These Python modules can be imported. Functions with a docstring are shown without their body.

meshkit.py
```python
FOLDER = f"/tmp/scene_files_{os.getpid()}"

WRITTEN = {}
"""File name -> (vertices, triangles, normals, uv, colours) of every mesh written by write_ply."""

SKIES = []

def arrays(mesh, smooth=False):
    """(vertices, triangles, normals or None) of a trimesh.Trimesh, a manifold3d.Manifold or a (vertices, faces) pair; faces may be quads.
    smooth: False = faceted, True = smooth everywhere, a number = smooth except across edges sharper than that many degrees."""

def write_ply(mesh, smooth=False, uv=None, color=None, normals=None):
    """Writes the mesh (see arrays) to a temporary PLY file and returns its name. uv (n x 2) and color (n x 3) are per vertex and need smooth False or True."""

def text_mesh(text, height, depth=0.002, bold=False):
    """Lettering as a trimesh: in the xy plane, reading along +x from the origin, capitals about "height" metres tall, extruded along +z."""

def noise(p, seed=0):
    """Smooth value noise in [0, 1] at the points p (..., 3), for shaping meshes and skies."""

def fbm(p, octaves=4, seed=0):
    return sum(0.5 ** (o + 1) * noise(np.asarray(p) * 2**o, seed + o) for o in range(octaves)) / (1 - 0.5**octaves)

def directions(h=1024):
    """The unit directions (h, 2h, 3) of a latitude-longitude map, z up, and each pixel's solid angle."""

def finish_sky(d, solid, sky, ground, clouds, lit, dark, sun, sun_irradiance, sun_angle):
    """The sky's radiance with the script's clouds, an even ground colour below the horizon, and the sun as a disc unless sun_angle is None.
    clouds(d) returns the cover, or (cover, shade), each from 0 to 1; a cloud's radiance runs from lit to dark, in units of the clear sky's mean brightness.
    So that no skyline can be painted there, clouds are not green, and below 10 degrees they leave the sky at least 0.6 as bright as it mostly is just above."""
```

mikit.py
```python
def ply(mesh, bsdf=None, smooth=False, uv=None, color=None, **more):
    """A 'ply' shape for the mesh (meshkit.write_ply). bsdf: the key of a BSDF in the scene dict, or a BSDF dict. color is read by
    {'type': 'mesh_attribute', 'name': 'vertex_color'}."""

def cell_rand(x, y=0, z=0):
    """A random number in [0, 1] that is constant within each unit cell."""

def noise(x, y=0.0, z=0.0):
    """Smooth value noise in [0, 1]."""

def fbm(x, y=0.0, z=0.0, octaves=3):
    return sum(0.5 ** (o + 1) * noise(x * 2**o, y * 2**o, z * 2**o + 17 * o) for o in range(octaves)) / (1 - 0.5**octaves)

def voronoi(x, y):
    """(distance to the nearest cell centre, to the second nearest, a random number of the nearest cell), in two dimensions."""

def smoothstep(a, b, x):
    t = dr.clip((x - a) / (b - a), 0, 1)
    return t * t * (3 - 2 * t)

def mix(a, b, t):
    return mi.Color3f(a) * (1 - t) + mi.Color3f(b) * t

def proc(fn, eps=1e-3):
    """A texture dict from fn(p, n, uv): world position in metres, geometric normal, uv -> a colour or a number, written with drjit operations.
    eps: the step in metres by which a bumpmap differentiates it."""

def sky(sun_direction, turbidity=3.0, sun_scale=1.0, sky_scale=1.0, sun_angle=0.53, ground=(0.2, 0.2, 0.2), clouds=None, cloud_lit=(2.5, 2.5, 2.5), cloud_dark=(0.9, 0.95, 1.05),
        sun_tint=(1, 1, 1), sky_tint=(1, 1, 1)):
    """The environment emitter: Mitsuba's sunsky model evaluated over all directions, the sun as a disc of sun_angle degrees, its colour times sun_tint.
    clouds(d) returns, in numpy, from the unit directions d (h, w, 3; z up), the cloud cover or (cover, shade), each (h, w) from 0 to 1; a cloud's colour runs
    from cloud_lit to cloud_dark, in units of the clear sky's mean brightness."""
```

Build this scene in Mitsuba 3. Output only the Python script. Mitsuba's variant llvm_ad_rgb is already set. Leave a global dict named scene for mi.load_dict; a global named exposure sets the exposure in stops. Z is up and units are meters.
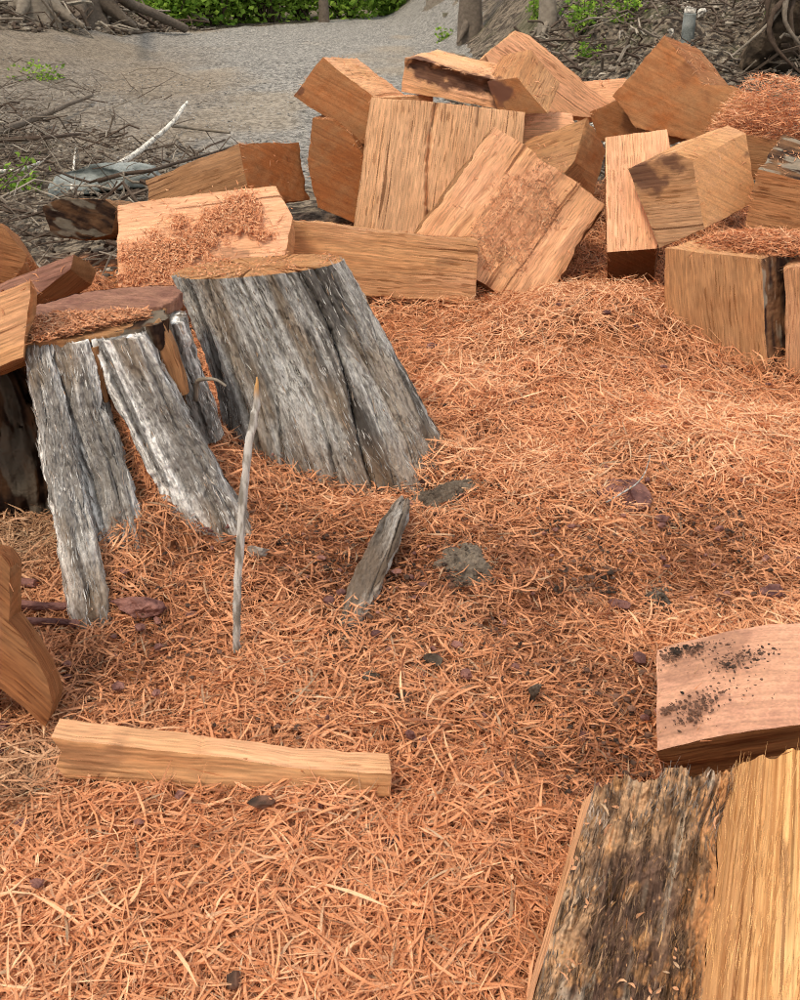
import math, numpy as np, trimesh, mitsuba as mi, mikit, manifold3d as m3
import drjit as dr
from meshkit import noise as vnoise, fbm as vfbm
from mikit import noise, fbm, smoothstep, mix, cell_rand, voronoi
from scipy.spatial import Delaunay
from shapely.geometry import Polygon, Point
from shapely import prepare, contains_xy

# ------------------------------------------------------------------ camera, sky, exposure
EYE = np.array([0.0, 0.0, 1.6]); PITCH = math.radians(28.0); FPX = 1050.0     # FPX: focal length in pixels of an 800 px wide picture
FW = np.array([0, math.cos(PITCH), -math.sin(PITCH)]); UP = np.array([0, math.sin(PITCH), math.cos(PITCH)]); RT = np.array([1.0, 0, 0])
T = mi.ScalarTransform4f
exposure = 2.42
scene = {
    'camera': {'type': 'perspective', 'fov': math.degrees(2 * math.atan(400 / FPX)), 'fov_axis': 'x', 'near_clip': 0.05, 'far_clip': 400.0,
               'to_world': T().look_at(EYE.tolist(), (EYE + FW).tolist(), [0, 0, 1])},
    'sky_light': mikit.sky((-0.35, -0.45, 0.82), turbidity=3, sun_scale=0.3, sun_angle=11, clouds=lambda d: 1.0, cloud_lit=(2.05, 2.05, 2.05)),
}
labels = {}
rng = np.random.default_rng(7)


def ray(px, py):
    return RT * ((px - 400) / FPX) + UP * ((500 - py) / FPX) + FW


def at(px, py, Y):
    """the point seen at a pixel of the photograph whose forward distance is Y metres"""
    d = ray(px, py)
    return EYE + d * (Y / d[1])


def on(px, py, z=0.0):
    d = ray(px, py)
    return EYE + d * ((z - EYE[2]) / d[2])


def tag(key, label=None, cat=None, group=None, kind=None):
    e = labels.setdefault(key, {})
    for k, v in (('label', label), ('category', cat), ('group', group), ('kind', kind)):
        if v: e[k] = v
    return key


def free(key):
    if key not in scene and key not in labels and not any(k.startswith(key + '__') for k in scene): return key
    n = 1
    while any(k == f'{key}_{n:03d}' or k.startswith(f'{key}_{n:03d}__') for k in list(scene) + list(labels)): n += 1
    return f'{key}_{n:03d}'


def unit(v):
    v = np.asarray(v, float); return v / (np.linalg.norm(v) + 1e-12)


def sstep(a, b, x):
    t = np.clip((x - a) / (b - a), 0, 1); return t * t * (3 - 2 * t)


# ------------------------------------------------------------------ terrain
MOUNDS = [  # x, y, rx, ry, height
    (.92, 4.48, .58, .48, .22), (-.66, 3.05, .22, .40, .13), (-.78, 2.62, .14, .22, .10), (-1.36, 4.42, .30, .26, .34), (.9, 6.3, 2.0, .60, .32), (-.9, 5.5, .7, .5, .16),
    (0.35, 5.75, .35, .3, .22), (-.25, 1.45, .7, .3, .04), (.62, 4.1, .4, .35, .06), (.02, 3.12, .26, .22, -.09), (1.55, 4.2, .32, .36, -.12), (1.0, 3.3, .4, .35, .05),
]


def H(x, y):
    x, y = np.asarray(x, float), np.asarray(y, float)
    p = np.stack([x, y, np.zeros_like(x)], -1)
    z = .07 * (vfbm(p * 1.7, 3, 5) - .5) + .055 * (vfbm(p * 6, 3, 9) - .5)
    for a, b, rx, ry, h in MOUNDS:
        z = z + h * np.exp(-((x - a) / rx) ** 2 - ((y - b) / ry) ** 2)
    # rough slash bank on the right behind the pile, low bank on the left, far rise beyond the road
    bank = sstep(.3, 2.2, x - 1.2 + .10 * (y - 8)) * sstep(7.6, 11.5, y)
    z = z + bank * (.55 + .55 * sstep(10, 15, y) + .5 * (vfbm(p * .9, 3, 21) - .5) + .25 * (vfbm(p * 3.1, 3, 22) - .5))
    left = sstep(0, 3.5, -x - 3.2 - .06 * (y - 10)) * sstep(9, 15, y)
    z = z + left * (.7 + .5 * (vfbm(p * .8, 3, 31) - .5) + .2 * (vfbm(p * 3, 3, 32) - .5))
    z = z + 3.5 * sstep(31, 52, y) + 7 * sstep(45, 140, y)
    return z


def grid_axis(lo, d0, d1, hi, step, grow):
    mid = list(np.arange(d0, d1 + 1e-6, step)); s, v = step, d1
    while v < hi: s *= grow; v += s; mid.append(v)
    s, v = step, d0
    while v > lo: s *= grow; v -= s; mid.insert(0, v)
    return np.array(mid)


def grid_mesh(X, Y, z):
    n, m = X.shape
    v = np.stack([X, Y, z], -1).reshape(-1, 3)
    i, j = np.meshgrid(np.arange(n - 1), np.arange(m - 1), indexing='ij')
    a = (i * m + j).ravel(); b = a + 1; c = a + m; d = c + 1
    return v, np.vstack([np.stack([a, c, d], 1), np.stack([a, d, b], 1)])


# ------------------------------------------------------------------ materials
def C(*c): return mi.Color3f(*c)


STAINS = []      # dark resin and rot stains on the wood: (centre, radius, strength), filled while the blocks are built


def stain(p):
    s = mi.Float(0)
    w = fbm(p.x * 16, p.y * 16, p.z * 16, 4) - .5
    for c, r, k in STAINS:
        d = dr.sqrt(dr.square((p.x - c[0]) / r[0]) + dr.square((p.y - c[1]) / r[1]) + dr.square((p.z - c[2]) / r[2]))
        s = dr.maximum(s, k * smoothstep(1.05, .55, d + w * 1.7))
    return s


def tone_code(uv):
    L = dr.floor(uv.x / 10) / 50.0          # lightness code 0..2
    h = dr.floor(uv.y / 10) / 50.0          # hue code 0 pinkish pale .. 1 tan .. 2 red brown
    return L, h, uv.x - dr.floor(uv.x / 10) * 10, uv.y - dr.floor(uv.y / 10) * 10


def hue_ramp(h, k):
    a = mix((.74, .40, .235), (.535, .285, .135), dr.clip(h, 0, 1))
    a = mix(a, (.36, .125, .042), dr.clip(h - 1, 0, 1))
    a = dr.select(k > 2.99, mix((.68, .365, .235), (.27, .128, .095), dr.clip(h - 3, 0, 1)), a)
    return dr.select((k > 2.0) & (k < 2.99), mix((.64, .378, .212), (.40, .21, .10), dr.clip(h - 2, 0, 1)), a)      # codes above 2: greyish tan wood


def split_fn(p, n, uv):
    L, h, u, v = tone_code(uv)
    g = fbm(u * 1.3, v * 26, h * 7, 4)
    fine = fbm(u * 9, v * 230, 3.0, 2); pore = noise(u * 34, v * 330, 6.0)
    blot = fbm(p.x * 6, p.y * 6, p.z * 6, 3)
    band = fbm(v * 8, u * .5, h * 3.1, 3) - .5
    c = hue_ramp(h + (blot - .5) * 1.0 + (g - .5) * .3 + band * 1.2, h) * L * (1 + .45 * band)
    c = c * (.90 + .16 * g) * (.70 + .54 * fine) * (.78 + .40 * pore)
    dash = smoothstep(.72, .82, noise(u * 15, v * 210, 9.0)) * smoothstep(.34, .6, noise(u * 2.3, v * 9, 2.0))
    c = mix(c, c * C(.52, .42, .34), dash * .75)
    check = smoothstep(.84, .90, noise(u * 1.6, v * 95, 19.0)) * smoothstep(.4, .6, noise(u * .9, v * 5, 8.0))
    c = mix(c, c * C(.30, .22, .18), check * .85)
    return mix(c, C(.070, .030, .022) * (.6 + .8 * fine), stain(p) * .92)


def split_bump(p, n, uv):
    L, h, u, v = tone_code(uv)
    return .003 * fbm(u * 3, v * 110, 1.0, 3) + .0012 * noise(u * 14, v * 260, 5.0)


def sawn_fn(p, n, uv):
    L, h, u, v = tone_code(uv)
    blot = fbm(p.x * 7, p.y * 7, p.z * 7, 4); mott = fbm(p.x * 34, p.y * 34, p.z * 34, 3)
    cu, cv = u - 2.9, v - 2.4
    rr = dr.sqrt(dr.square(cu) + dr.square(cv))
    rings = fbm(rr * 70 + .6 * blot, 0.5, 0.5, 2)
    su = u * .8 + v * .6 + .25 * dr.square(u * .6 - v * .8 - 1.2); saw = fbm(su * 75, (u * .6 - v * .8) * 1.5, 3.0, 3)
    c = hue_ramp(h + (blot - .5) * 1.2 + (mott - .5) * .7, h) * L * (.66 + .44 * blot + .24 * mott)
    c = c * (.86 + .28 * rings) * (.70 + .56 * saw) * (.82 + .34 * noise(p.x * 210, p.y * 210, p.z * 210))
    return mix(c, C(.085, .036, .026), stain(p) * .88)


def sawn_bump(p, n, uv):
    L, h, u, v = tone_code(uv)
    return .003 * fbm((u * .8 + v * .6) * 90, (u * .6 - v * .8) * 3, 3.0, 2) + .0035 * fbm(u * 40, v * 40, 1.0, 3)


def weather_base(p, uv, white, dark):
    u, v = uv.x, uv.y
    broad = fbm(u * 9, v * 2.6, 1.0, 3); fibre = fbm(u * 85, v * 6, 2.0, 4); flake = fbm(u * 110, v * 40, 7.0, 3); hair = noise(u * 360, v * 60, 5.0)
    val = .52 * broad + .30 * fibre + .18 * flake
    grit = noise(u * 300, v * 210, 15.0)
    c = mix(dark, white, smoothstep(.36, .60, val)) * (.58 + .52 * hair + .26 * grit)
    brown = smoothstep(.54, .70, fbm(u * 8, v * 2.6, 12.0, 3))
    c = mix(c, C(.21, .155, .105) * (.6 + .9 * fibre), brown * .6)
    c = mix(c, C(.055, .048, .042), smoothstep(.54, .78, flake) * .6)
    c = mix(c, C(.04, .034, .03), smoothstep(.70, .80, noise(u * 26 + .8 * noise(v * 3, u * 5), v * 1.1, 31.0)) * .75)
    foot = smoothstep(.20, -.02, p.z + .14 * (fbm(p.x * 9, p.y * 9, 1.0, 2) - .5))
    return mix(c, C(.20, .13, .08) * (.5 + fibre), foot * .6)


def weather_fn(p, n, uv): return weather_base(p, uv, (.43, .42, .40), (.10, .092, .085))
def silver_fn(p, n, uv): return weather_base(p, uv, (.80, .79, .765), (.20, .185, .17))


def weather_bump(p, n, uv):
    return .010 * fbm(uv.x * 70, uv.y * 11, 2.0, 3) + .012 * fbm(uv.x * 120, uv.y * 55, 7.0, 2)


def bark_fn(p, n, uv):
    L, h, u, v = tone_code(uv)
    a = fbm(u * 6, v * 40, 2.0, 3); b = fbm(p.x * 14, p.y * 14, p.z * 14, 4)
    c = mix((.055, .033, .026), (.26, .14, .075), smoothstep(.38, .68, a * .5 + b * .5))
    grey = smoothstep(.56, .68, fbm(u * 9, v * 24, 11.0, 3))
    return mix(c, C(.42, .37, .29), grey * .65) * L


def bark_bump(p, n, uv):
    L, h, u, v = tone_code(uv)
    return .012 * fbm(u * 10, v * 60, 2.0, 3) + .012 * fbm(p.x * 40, p.y * 40, p.z * 40, 3)


def shaving_fn(p, n, uv):
    t = uv.x; s = uv.y - dr.floor(uv.y); d = dr.floor(uv.y) / 20.0
    c = mix((.22, .068, .026), (.635, .278, .130), smoothstep(0, .5, t))
    c = mix(c, (.86, .525, .305), smoothstep(.5, 1, t))
    c = mix(c, C(.34, .255, .165) * (.5 + t), d)
    return c * (.82 + .36 * noise(s * 4 + t * 91, t * 300, 1.0))


def fibre_fn(p, n, uv):
    t = uv.x; s = uv.y - dr.floor(uv.y); d = dr.floor(uv.y) / 20.0       # 0 grey .. 1 brown .. 2 orange yellow
    g = mix((.06, .053, .047), (.66, .65, .625), t); o = mix((.055, .032, .022), (.46, .28, .155), t); w = mix((.32, .12, .03), (.85, .52, .23), t)
    c = mix(mix(g, o, dr.clip(d, 0, 1)), w, dr.clip(d - 1, 0, 1))
    return c * (.75 + .5 * noise(s * 5 + t * 71, t * 400, 2.0))


def dirt_fn(p, n, uv):
    a = fbm(p.x * 30, p.y * 30, p.z * 30, 3)
    return mix((.03, .02, .015), (.145, .075, .05), smoothstep(.3, .7, a)) * (.6 + .8 * cell_rand(uv.x * 40, uv.y * 40))


def ground_fn(p, n, uv):
    a = fbm(p.x * 24, p.y * 24, 1.0, 4); b = fbm(p.x * 2.3, p.y * 2.3, 4.0, 3); f = noise(p.x * 120, p.y * 120, 1.0)
    under = mix((.10, .035, .016), (.33, .13, .055), smoothstep(.3, .7, a)) * (.6 + .8 * f)
    litter = mix((.045, .036, .029), (.20, .165, .125), smoothstep(.32, .7, a)) * (.65 + .7 * f)
    litter = mix(litter, C(.06, .07, .03), smoothstep(.6, .75, b) * .4)
    forest = mix((.03, .035, .02), (.10, .09, .06), a)
    far = smoothstep(30, 36, p.y)
    near = smoothstep(5.9, 5.2, p.y + 1.2 * (b - .5) - .9 * smoothstep(-.9, .4, p.x))
    return mix(mix(litter, forest, far), under, near)


def ground_bump(p, n, uv): return .02 * fbm(p.x * 26, p.y * 26, 1.0, 4)


def road_fn(p, n, uv):
    a = fbm(p.x * 30, p.y * 30, 1.0, 4); f = noise(p.x * 75, p.y * 75, 1.0); w = fbm(p.x * .7, p.y * .35, 4.0, 3)
    c = mix((.10, .096, .088), (.245, .234, .215), smoothstep(.3, .7, a)) * (.72 + .56 * f)
    tan = smoothstep(.50, .66, w)
    litter = mix((.06, .045, .034), (.20, .16, .115), a) * (.6 + .8 * f)
    lw = smoothstep(-.5, -2.6, p.x + .17 * (p.y - 8) + 2.2 * (fbm(p.x * .9, p.y * .9, 6.0, 4) - .5)) * smoothstep(24, 14, p.y)
    return mix(mix(c, C(.25, .195, .13) * (.7 + .5 * a), tan * .38), litter, lw * .65)


def stone_fn(p, n, uv):
    k = cell_rand(uv.x, 1); a = noise(p.x * 60, p.y * 60, p.z * 60)
    return mix((.12, .115, .108), (.36, .35, .33), k * k) * (.75 + .5 * a)


def stick_fn(p, n, uv):
    k = cell_rand(uv.x, 3); a = fbm(p.x * 30, p.y * 30, p.z * 30, 3)
    c = mix((.075, .052, .038), (.36, .32, .26), k * k) * (.55 + .9 * a)
    return c


def pale_stick_fn(p, n, uv):
    a = fbm(p.x * 60, p.y * 60, p.z * 22, 3)
    return mix((.30, .28, .25), (.70, .67, .60), smoothstep(.35, .6, a))


def grey_stick_fn(p, n, uv):
    a = fbm(p.x * 90, p.y * 90, p.z * 16, 3)
    c = mix((.20, .185, .16), (.50, .49, .46), smoothstep(.35, .62, a))
    return mix(c, C(.52, .30, .12), smoothstep(.655, .70, p.z))


def leaf_fn(p, n, uv):
    k = cell_rand(uv.x, 5)
    return mix((.10, .22, .03), (.38, .56, .09), k)


def earth_fn(p, n, uv):
    a = fbm(p.x * 12, p.y * 12, p.z * 12, 4)
    return mix((.022, .017, .013), (.125, .095, .068), smoothstep(.3, .75, a))


def rock_fn(p, n, uv):
    a = fbm(p.x * 9, p.y * 9, p.z * 9, 4); f = noise(p.x * 110, p.y * 110, p.z * 110)
    return mix((.09, .105, .10), (.25, .275, .265), smoothstep(.3, .7, a)) * (.8 + .4 * f)


def soil_fn(p, n, uv):
    a = fbm(p.x * 20, p.y * 20, p.z * 20, 4); f = noise(p.x * 160, p.y * 160, p.z * 160)
    return mix((.062, .047, .036), (.175, .142, .110), smoothstep(.3, .7, a)) * (.65 + .7 * f)


def redchip_fn(p, n, uv):
    a = fbm(p.x * 26, p.y * 26, p.z * 26, 4)
    return mix((.085, .033, .030), (.27, .125, .10), smoothstep(.3, .72, a))


def soil_bump(p, n, uv): return .02 * fbm(p.x * 60, p.y * 60, p.z * 60, 3)


def material(key, fn, rough=.75, bump=None, spec=.25, two=False, eps=1e-3):
    b = {'type': 'principled', 'base_color': mikit.proc(fn), 'roughness': rough, 'specular': spec}
    if bump: b = {'type': 'bumpmap', 'arbitrary': mikit.proc(bump, eps), 'scale': 1.0, 'bsdf': b}
    if two: b = {'type': 'twosided', 'bsdf': b}
    scene[key] = b


material('m_split', split_fn, .75, split_bump, .15, True)
material('m_sawn', sawn_fn, .85, sawn_bump, .12, True)
material('m_weather', weather_fn, .95, weather_bump, .04, True)
material('m_silver', silver_fn, .95, weather_bump, .04, True)
material('m_bark', bark_fn, .95, bark_bump, .06, True)
material('m_shaving', shaving_fn, .55, None, .35, True)
material('m_fibre', fibre_fn, .9, None, .08, True)
material('m_dirt', dirt_fn, .8, None, .2, True)
material('m_ground', ground_fn, .9, ground_bump, .1, True)
material('m_road', road_fn, .9, None, .15, True)
material('m_stone', stone_fn, .8, None, .2)
material('m_stick', stick_fn, .8, None, .2, True)
material('m_pale_stick', pale_stick_fn, .75, None, .2, True)
material('m_grey_stick', grey_stick_fn, .75, None, .2, True)
material('m_rock', rock_fn, .7, None, .3, True)
material('m_soil', soil_fn, .9, soil_bump, .1, True)
material('m_earth', earth_fn, .95, soil_bump, .05, True)
material('m_redchip', redchip_fn, .65, soil_bump, .3, True)
scene['m_leaf'] = {'type': 'principledthin', 'base_color': mikit.proc(leaf_fn), 'roughness': .5, 'diff_trans': .7, 'spec_trans': 0.0}


# ------------------------------------------------------------------ mesh helpers
def vec_noise(p, f, seed, octaves=3):
    return np.stack([vfbm(p * f + 31.7 * k, octaves, seed + 10 * k) - .5 for k in range(3)], -1)


def seg_dist(p, a, b):
    ab = b - a; t = np.clip(((p - a) @ ab) / (ab @ ab + 1e-12), 0, 1)
    return np.linalg.norm(p - a - t[:, None] * ab, axis=1)


def cat(parts):
    """join (v, f, uv) triples"""
    v, f, u, n = [], [], [], 0
    for a, b, c in parts:
        v.append(a); f.append(np.asarray(b) + n); u.append(c); n += len(a)
    return np.vstack(v), np.vstack(f), np.vstack(u)


def put(key, v, f, uv, bsdf, smooth=True):
    scene[key] = mikit.ply((v, f), bsdf, smooth=smooth, uv=uv)


BLOCKS = {}
TOPS, EDGES = [], []       # upward patches and edges of the blocks, for loose shavings and torn fibres


def block(key, label, poly, Y, yaw=0.0, pitch=10.0, L=.45, back=None, grain='d', tones=None, edge=.014, wob=.02, size=.016, seed=0, scale_back=1.0, kinds=None, ridge=.004, cat_='wood block', group=None, grooves=()):
    """A sawn or split block: its front face is the pixel polygon seen on a plane through the first corner at forward distance Y, turned yaw (to +x) and pitched up;
    it runs L metres back along the plane's normal, or so that corner back[0] lands behind pixel back[1]. grain: 'd' along the depth, (i, j) along an edge of the front."""
    key = free(key)
    yw, pt = math.radians(yaw), math.radians(pitch)
    n = np.array([math.sin(yw) * math.cos(pt), -math.cos(yw) * math.cos(pt), math.sin(pt)])
    p0 = at(*poly[0], Y)
    P = []
    for q in poly:
        d = ray(*q); P.append(EYE + d * (((p0 - EYE) @ n) / (d @ n)))
    P = np.array(P)
    A = unit(np.cross([0, 0, 1], -n)); A = A if np.linalg.norm(A) > .1 else RT
    B = unit(np.cross(-n, A)) ; B = B if B[2] > 0 else -B
    E = -n * L
    if back is not None:
        i, q = back; d = unit(ray(*q)); o = EYE - P[i]
        # the point on that ray at distance L from the corner, the one farther into the plane
        bq = o @ d; c = o @ o - L * L; disc = bq * bq - c
        if disc > 0:
            cands = [EYE + d * t - P[i] for t in (-bq + math.sqrt(disc), -bq - math.sqrt(disc))]
            E = min(cands, key=lambda e: e @ n)
        else:
            E = EYE + d * (-bq) - P[i]
    q2 = np.stack([(P - p0) @ A, (P - p0) @ B], 1)
    area = .5 * np.sum(q2[:, 0] * np.roll(q2[:, 1], -1) - q2[:, 1] * np.roll(q2[:, 0], -1))
    order = np.arange(len(q2)) if area > 0 else np.arange(len(q2))[::-1]
    ctr = q2.mean(0)
    cs = m3.CrossSection([(q2[order] - ctr).tolist()])
    M = m3.Manifold.extrude(cs, 1.0, scale_top=(scale_back, scale_back))
    Tm = np.column_stack([A, B, E, p0 + ctr[0] * A + ctr[1] * B])
    M = M.transform(Tm)
    if M.volume() < 0 or np.linalg.det(Tm[:, :3]) < 0:
        pass
    M = M.refine_to_length(size)
    me = M.to_mesh(); V = np.array(me.vert_properties[:, :3], float); F = np.array(me.tri_verts)
    loc = np.linalg.solve(Tm[:, :3], (V - Tm[:, 3]).T).T
    cen = loc[F].mean(1)
    fn = np.cross(V[F[:, 1]] - V[F[:, 0]], V[F[:, 2]] - V[F[:, 0]])
    corners_f = np.column_stack([q2 - ctr, np.zeros(len(q2))]); corners_b = np.column_stack([(q2 - ctr) * scale_back, np.ones(len(q2))])
    # face id: -1 front, -2 back, i side i (edge i -> i+1)
    ids = np.full(len(F), -9)
    vz = loc[F][:, :, 2]
    ids[(vz < 1e-4).all(1)] = -1; ids[(vz > 1 - 1e-4).all(1)] = -2
    side = ids == -9
    N_ = len(q2)
    k = 1 + (scale_back - 1) * cen[:, 2]
    ds = np.stack([seg_dist(cen[:, :2] / k[:, None], q2[i] - ctr, q2[(i + 1) % N_] - ctr) for i in range(N_)], 1)
    ids[side] = ds[side].argmin(1)
    # distances of the vertices to the block's edges
    w = lambda c: c @ Tm[:, :3].T + Tm[:, 3]
    ed = [(w(corners_f[i]), w(corners_f[(i + 1) % N_])) for i in range(N_)] + [(w(corners_b[i]), w(corners_b[(i + 1) % N_])) for i in range(N_)] + [(w(corners_f[i]), w(corners_b[i])) for i in range(N_)]
    de = np.min([seg_dist(V, a, b) for a, b in ed], axis=0)
    mid = V.mean(0)
    D = V + vec_noise(V, 4, seed + 3) * wob * 1.3 + vec_noise(V, 22, seed + 4) * wob * .35
    chip = edge * np.clip(1 - de / (edge * 1.3), 0, 1) * (.12 + 2.2 * np.clip(vfbm(V * 17, 4, seed + 8) - .42, 0, 1))
    for line, gw, gd in grooves:                                # dark splits and rotten seams cut into the front
        Q = [EYE + ray(*q) * (((p0 - EYE) @ n) / (ray(*q) @ n)) for q in line]
        dd = np.min([seg_dist(V, Q[i], Q[i + 1]) for i in range(len(Q) - 1)], axis=0) + gw * 1.2 * (vfbm(V * 30, 3, seed + 9) - .5)
        D -= n * (gd * sstep(gw, gw * .4, dd) * (loc[:, 2] < .3))[:, None]
        for i in range(len(Q) - 1):
            m = max(1, int(np.linalg.norm(Q[i + 1] - Q[i]) / (gw * .9)))
            if gw > .03:
                for t in range(m): STAINS.append(((Q[i] + (Q[i + 1] - Q[i]) * (t + .5) / m).tolist(), (gw * 2.0, .2, gw * 1.45), .97))
    D += (mid - V) / np.linalg.norm(mid - V, axis=1, keepdims=True) * chip[:, None]
    g = unit(E) if grain == 'd' else unit(P[grain[1]] - P[grain[0]])
    tones = tones or {}; parts = {}
    for fid in np.unique(ids):
        sel = F[ids == fid]; nn = unit(fn[ids == fid].sum(0))
        vi, fi = np.unique(sel, return_inverse=True); fi = fi.reshape(-1, 3)
        v = D[vi].copy(); raw = V[vi]
        end = abs(nn @ g) > .72
        kd = (kinds or {}).get(fid, 'sawn' if end else 'split')
        if end: a = unit(np.cross(nn, [.3, .2, .9])); b = np.cross(nn, a)
        else: a = unit(g - nn * (g @ nn)); b = np.cross(nn, a)
        uv = np.stack([(raw - mid) @ a, (raw - mid) @ b], 1)
        if kd != 'sawn':
            r = vfbm(np.column_stack([uv[:, 0] * 4, uv[:, 1] * 38, np.full(len(uv), seed * 1.3 + fid)]), 3, seed + 40) - .5
            q = 4.5 * vfbm(np.column_stack([uv[:, 0] * 1.1, uv[:, 1] * 8, np.full(len(uv), seed * 2.1 + fid)]), 3, seed + 41); fr = q - np.floor(q)
            st = np.floor(q) + sstep(.38, .62, fr); st -= st.mean()
            v += nn * ((r * ridge * 2.2 + st * ridge * .8) * np.clip(de[vi] / .03, 0, 1))[:, None]
        if nn[2] > .3 and len(fi): TOPS.append((v, fi, nn))
        tn = tones.get(fid, tones.get('s' if fid >= 0 else 'f', tones.get('f', (1.0, .6))))
        off = np.array([10 * round(tn[0] * 50), 10 * round(tn[1] * 50)])
        uv = np.clip(uv + 4 + .37 * (seed % 5), .1, 9.9) + off
        parts.setdefault((kd, (-1 if fid == -1 else -2) if kd == 'sawn' and fid < 0 else fid if kd == 'sawn' else 0), []).append((v, fi, uv))
    nm = {'sawn': 'sawn_end', 'split': 'split_face', 'bark': 'bark_face', 'weather': 'weathered_face'}
    for (kd, _), ps in parts.items():
        put(free(key + '__' + nm[kd]), *cat(ps), 'm_' + kd)
    tag(key, label, cat_, group)
    BLOCKS[key] = (P, n, E)
    for q0, q1 in ed[:N_] + ed[2 * N_:]: EDGES.append((q0, q1, g, mid))
    return key


def tube(pts, radii, sides=8, seed=0, rough=0.0, code=0.0, sub=1):
    p = np.asarray(pts, float)
    if sub > 1:
        t0 = np.linspace(0, 1, len(p)); t1 = np.linspace(0, 1, (len(p) - 1) * sub + 1)
        from scipy.interpolate import PchipInterpolator
        p = PchipInterpolator(t0, p)(t1); radii = np.interp(t1, t0, np.broadcast_to(radii, (len(t0),)))
    r = np.broadcast_to(radii, (len(p),))
    t = np.gradient(p, axis=0); t /= np.linalg.norm(t, axis=1, keepdims=True) + 1e-12
    a = np.cross(t, [.31, .2, .93]); a /= np.linalg.norm(a, axis=1, keepdims=True) + 1e-12
    b = np.cross(t, a); ang = np.arange(sides) * 2 * np.pi / sides
    v = p[:, None] + r[:, None, None] * (np.cos(ang)[None, :, None] * a[:, None] + np.sin(ang)[None, :, None] * b[:, None])
    v = v.reshape(-1, 3)
    if rough: v = v + vec_noise(v, 40, seed, 2) * rough
    i, j = np.meshgrid(np.arange(len(p) - 1), np.arange(sides), indexing='ij')
    q = np.stack([i * sides + j, i * sides + (j + 1) % sides, (i + 1) * sides + (j + 1) % sides, (i + 1) * sides + j], -1).reshape(-1, 4)
    f = np.vstack([q[:, [0, 1, 2]], q[:, [0, 2, 3]]])
    n = len(v); v = np.vstack([v, p[0], p[-1]]); j = np.arange(sides)
    f = np.vstack([f, np.stack([j * 0 + n, (j + 1) % sides, j], 1), np.stack([j * 0 + n + 1, len(p) * sides - sides + j, len(p) * sides - sides + (j + 1) % sides], 1)])
    return v, f, np.column_stack([np.full(len(v), code), np.repeat(0, len(v))])


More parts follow.
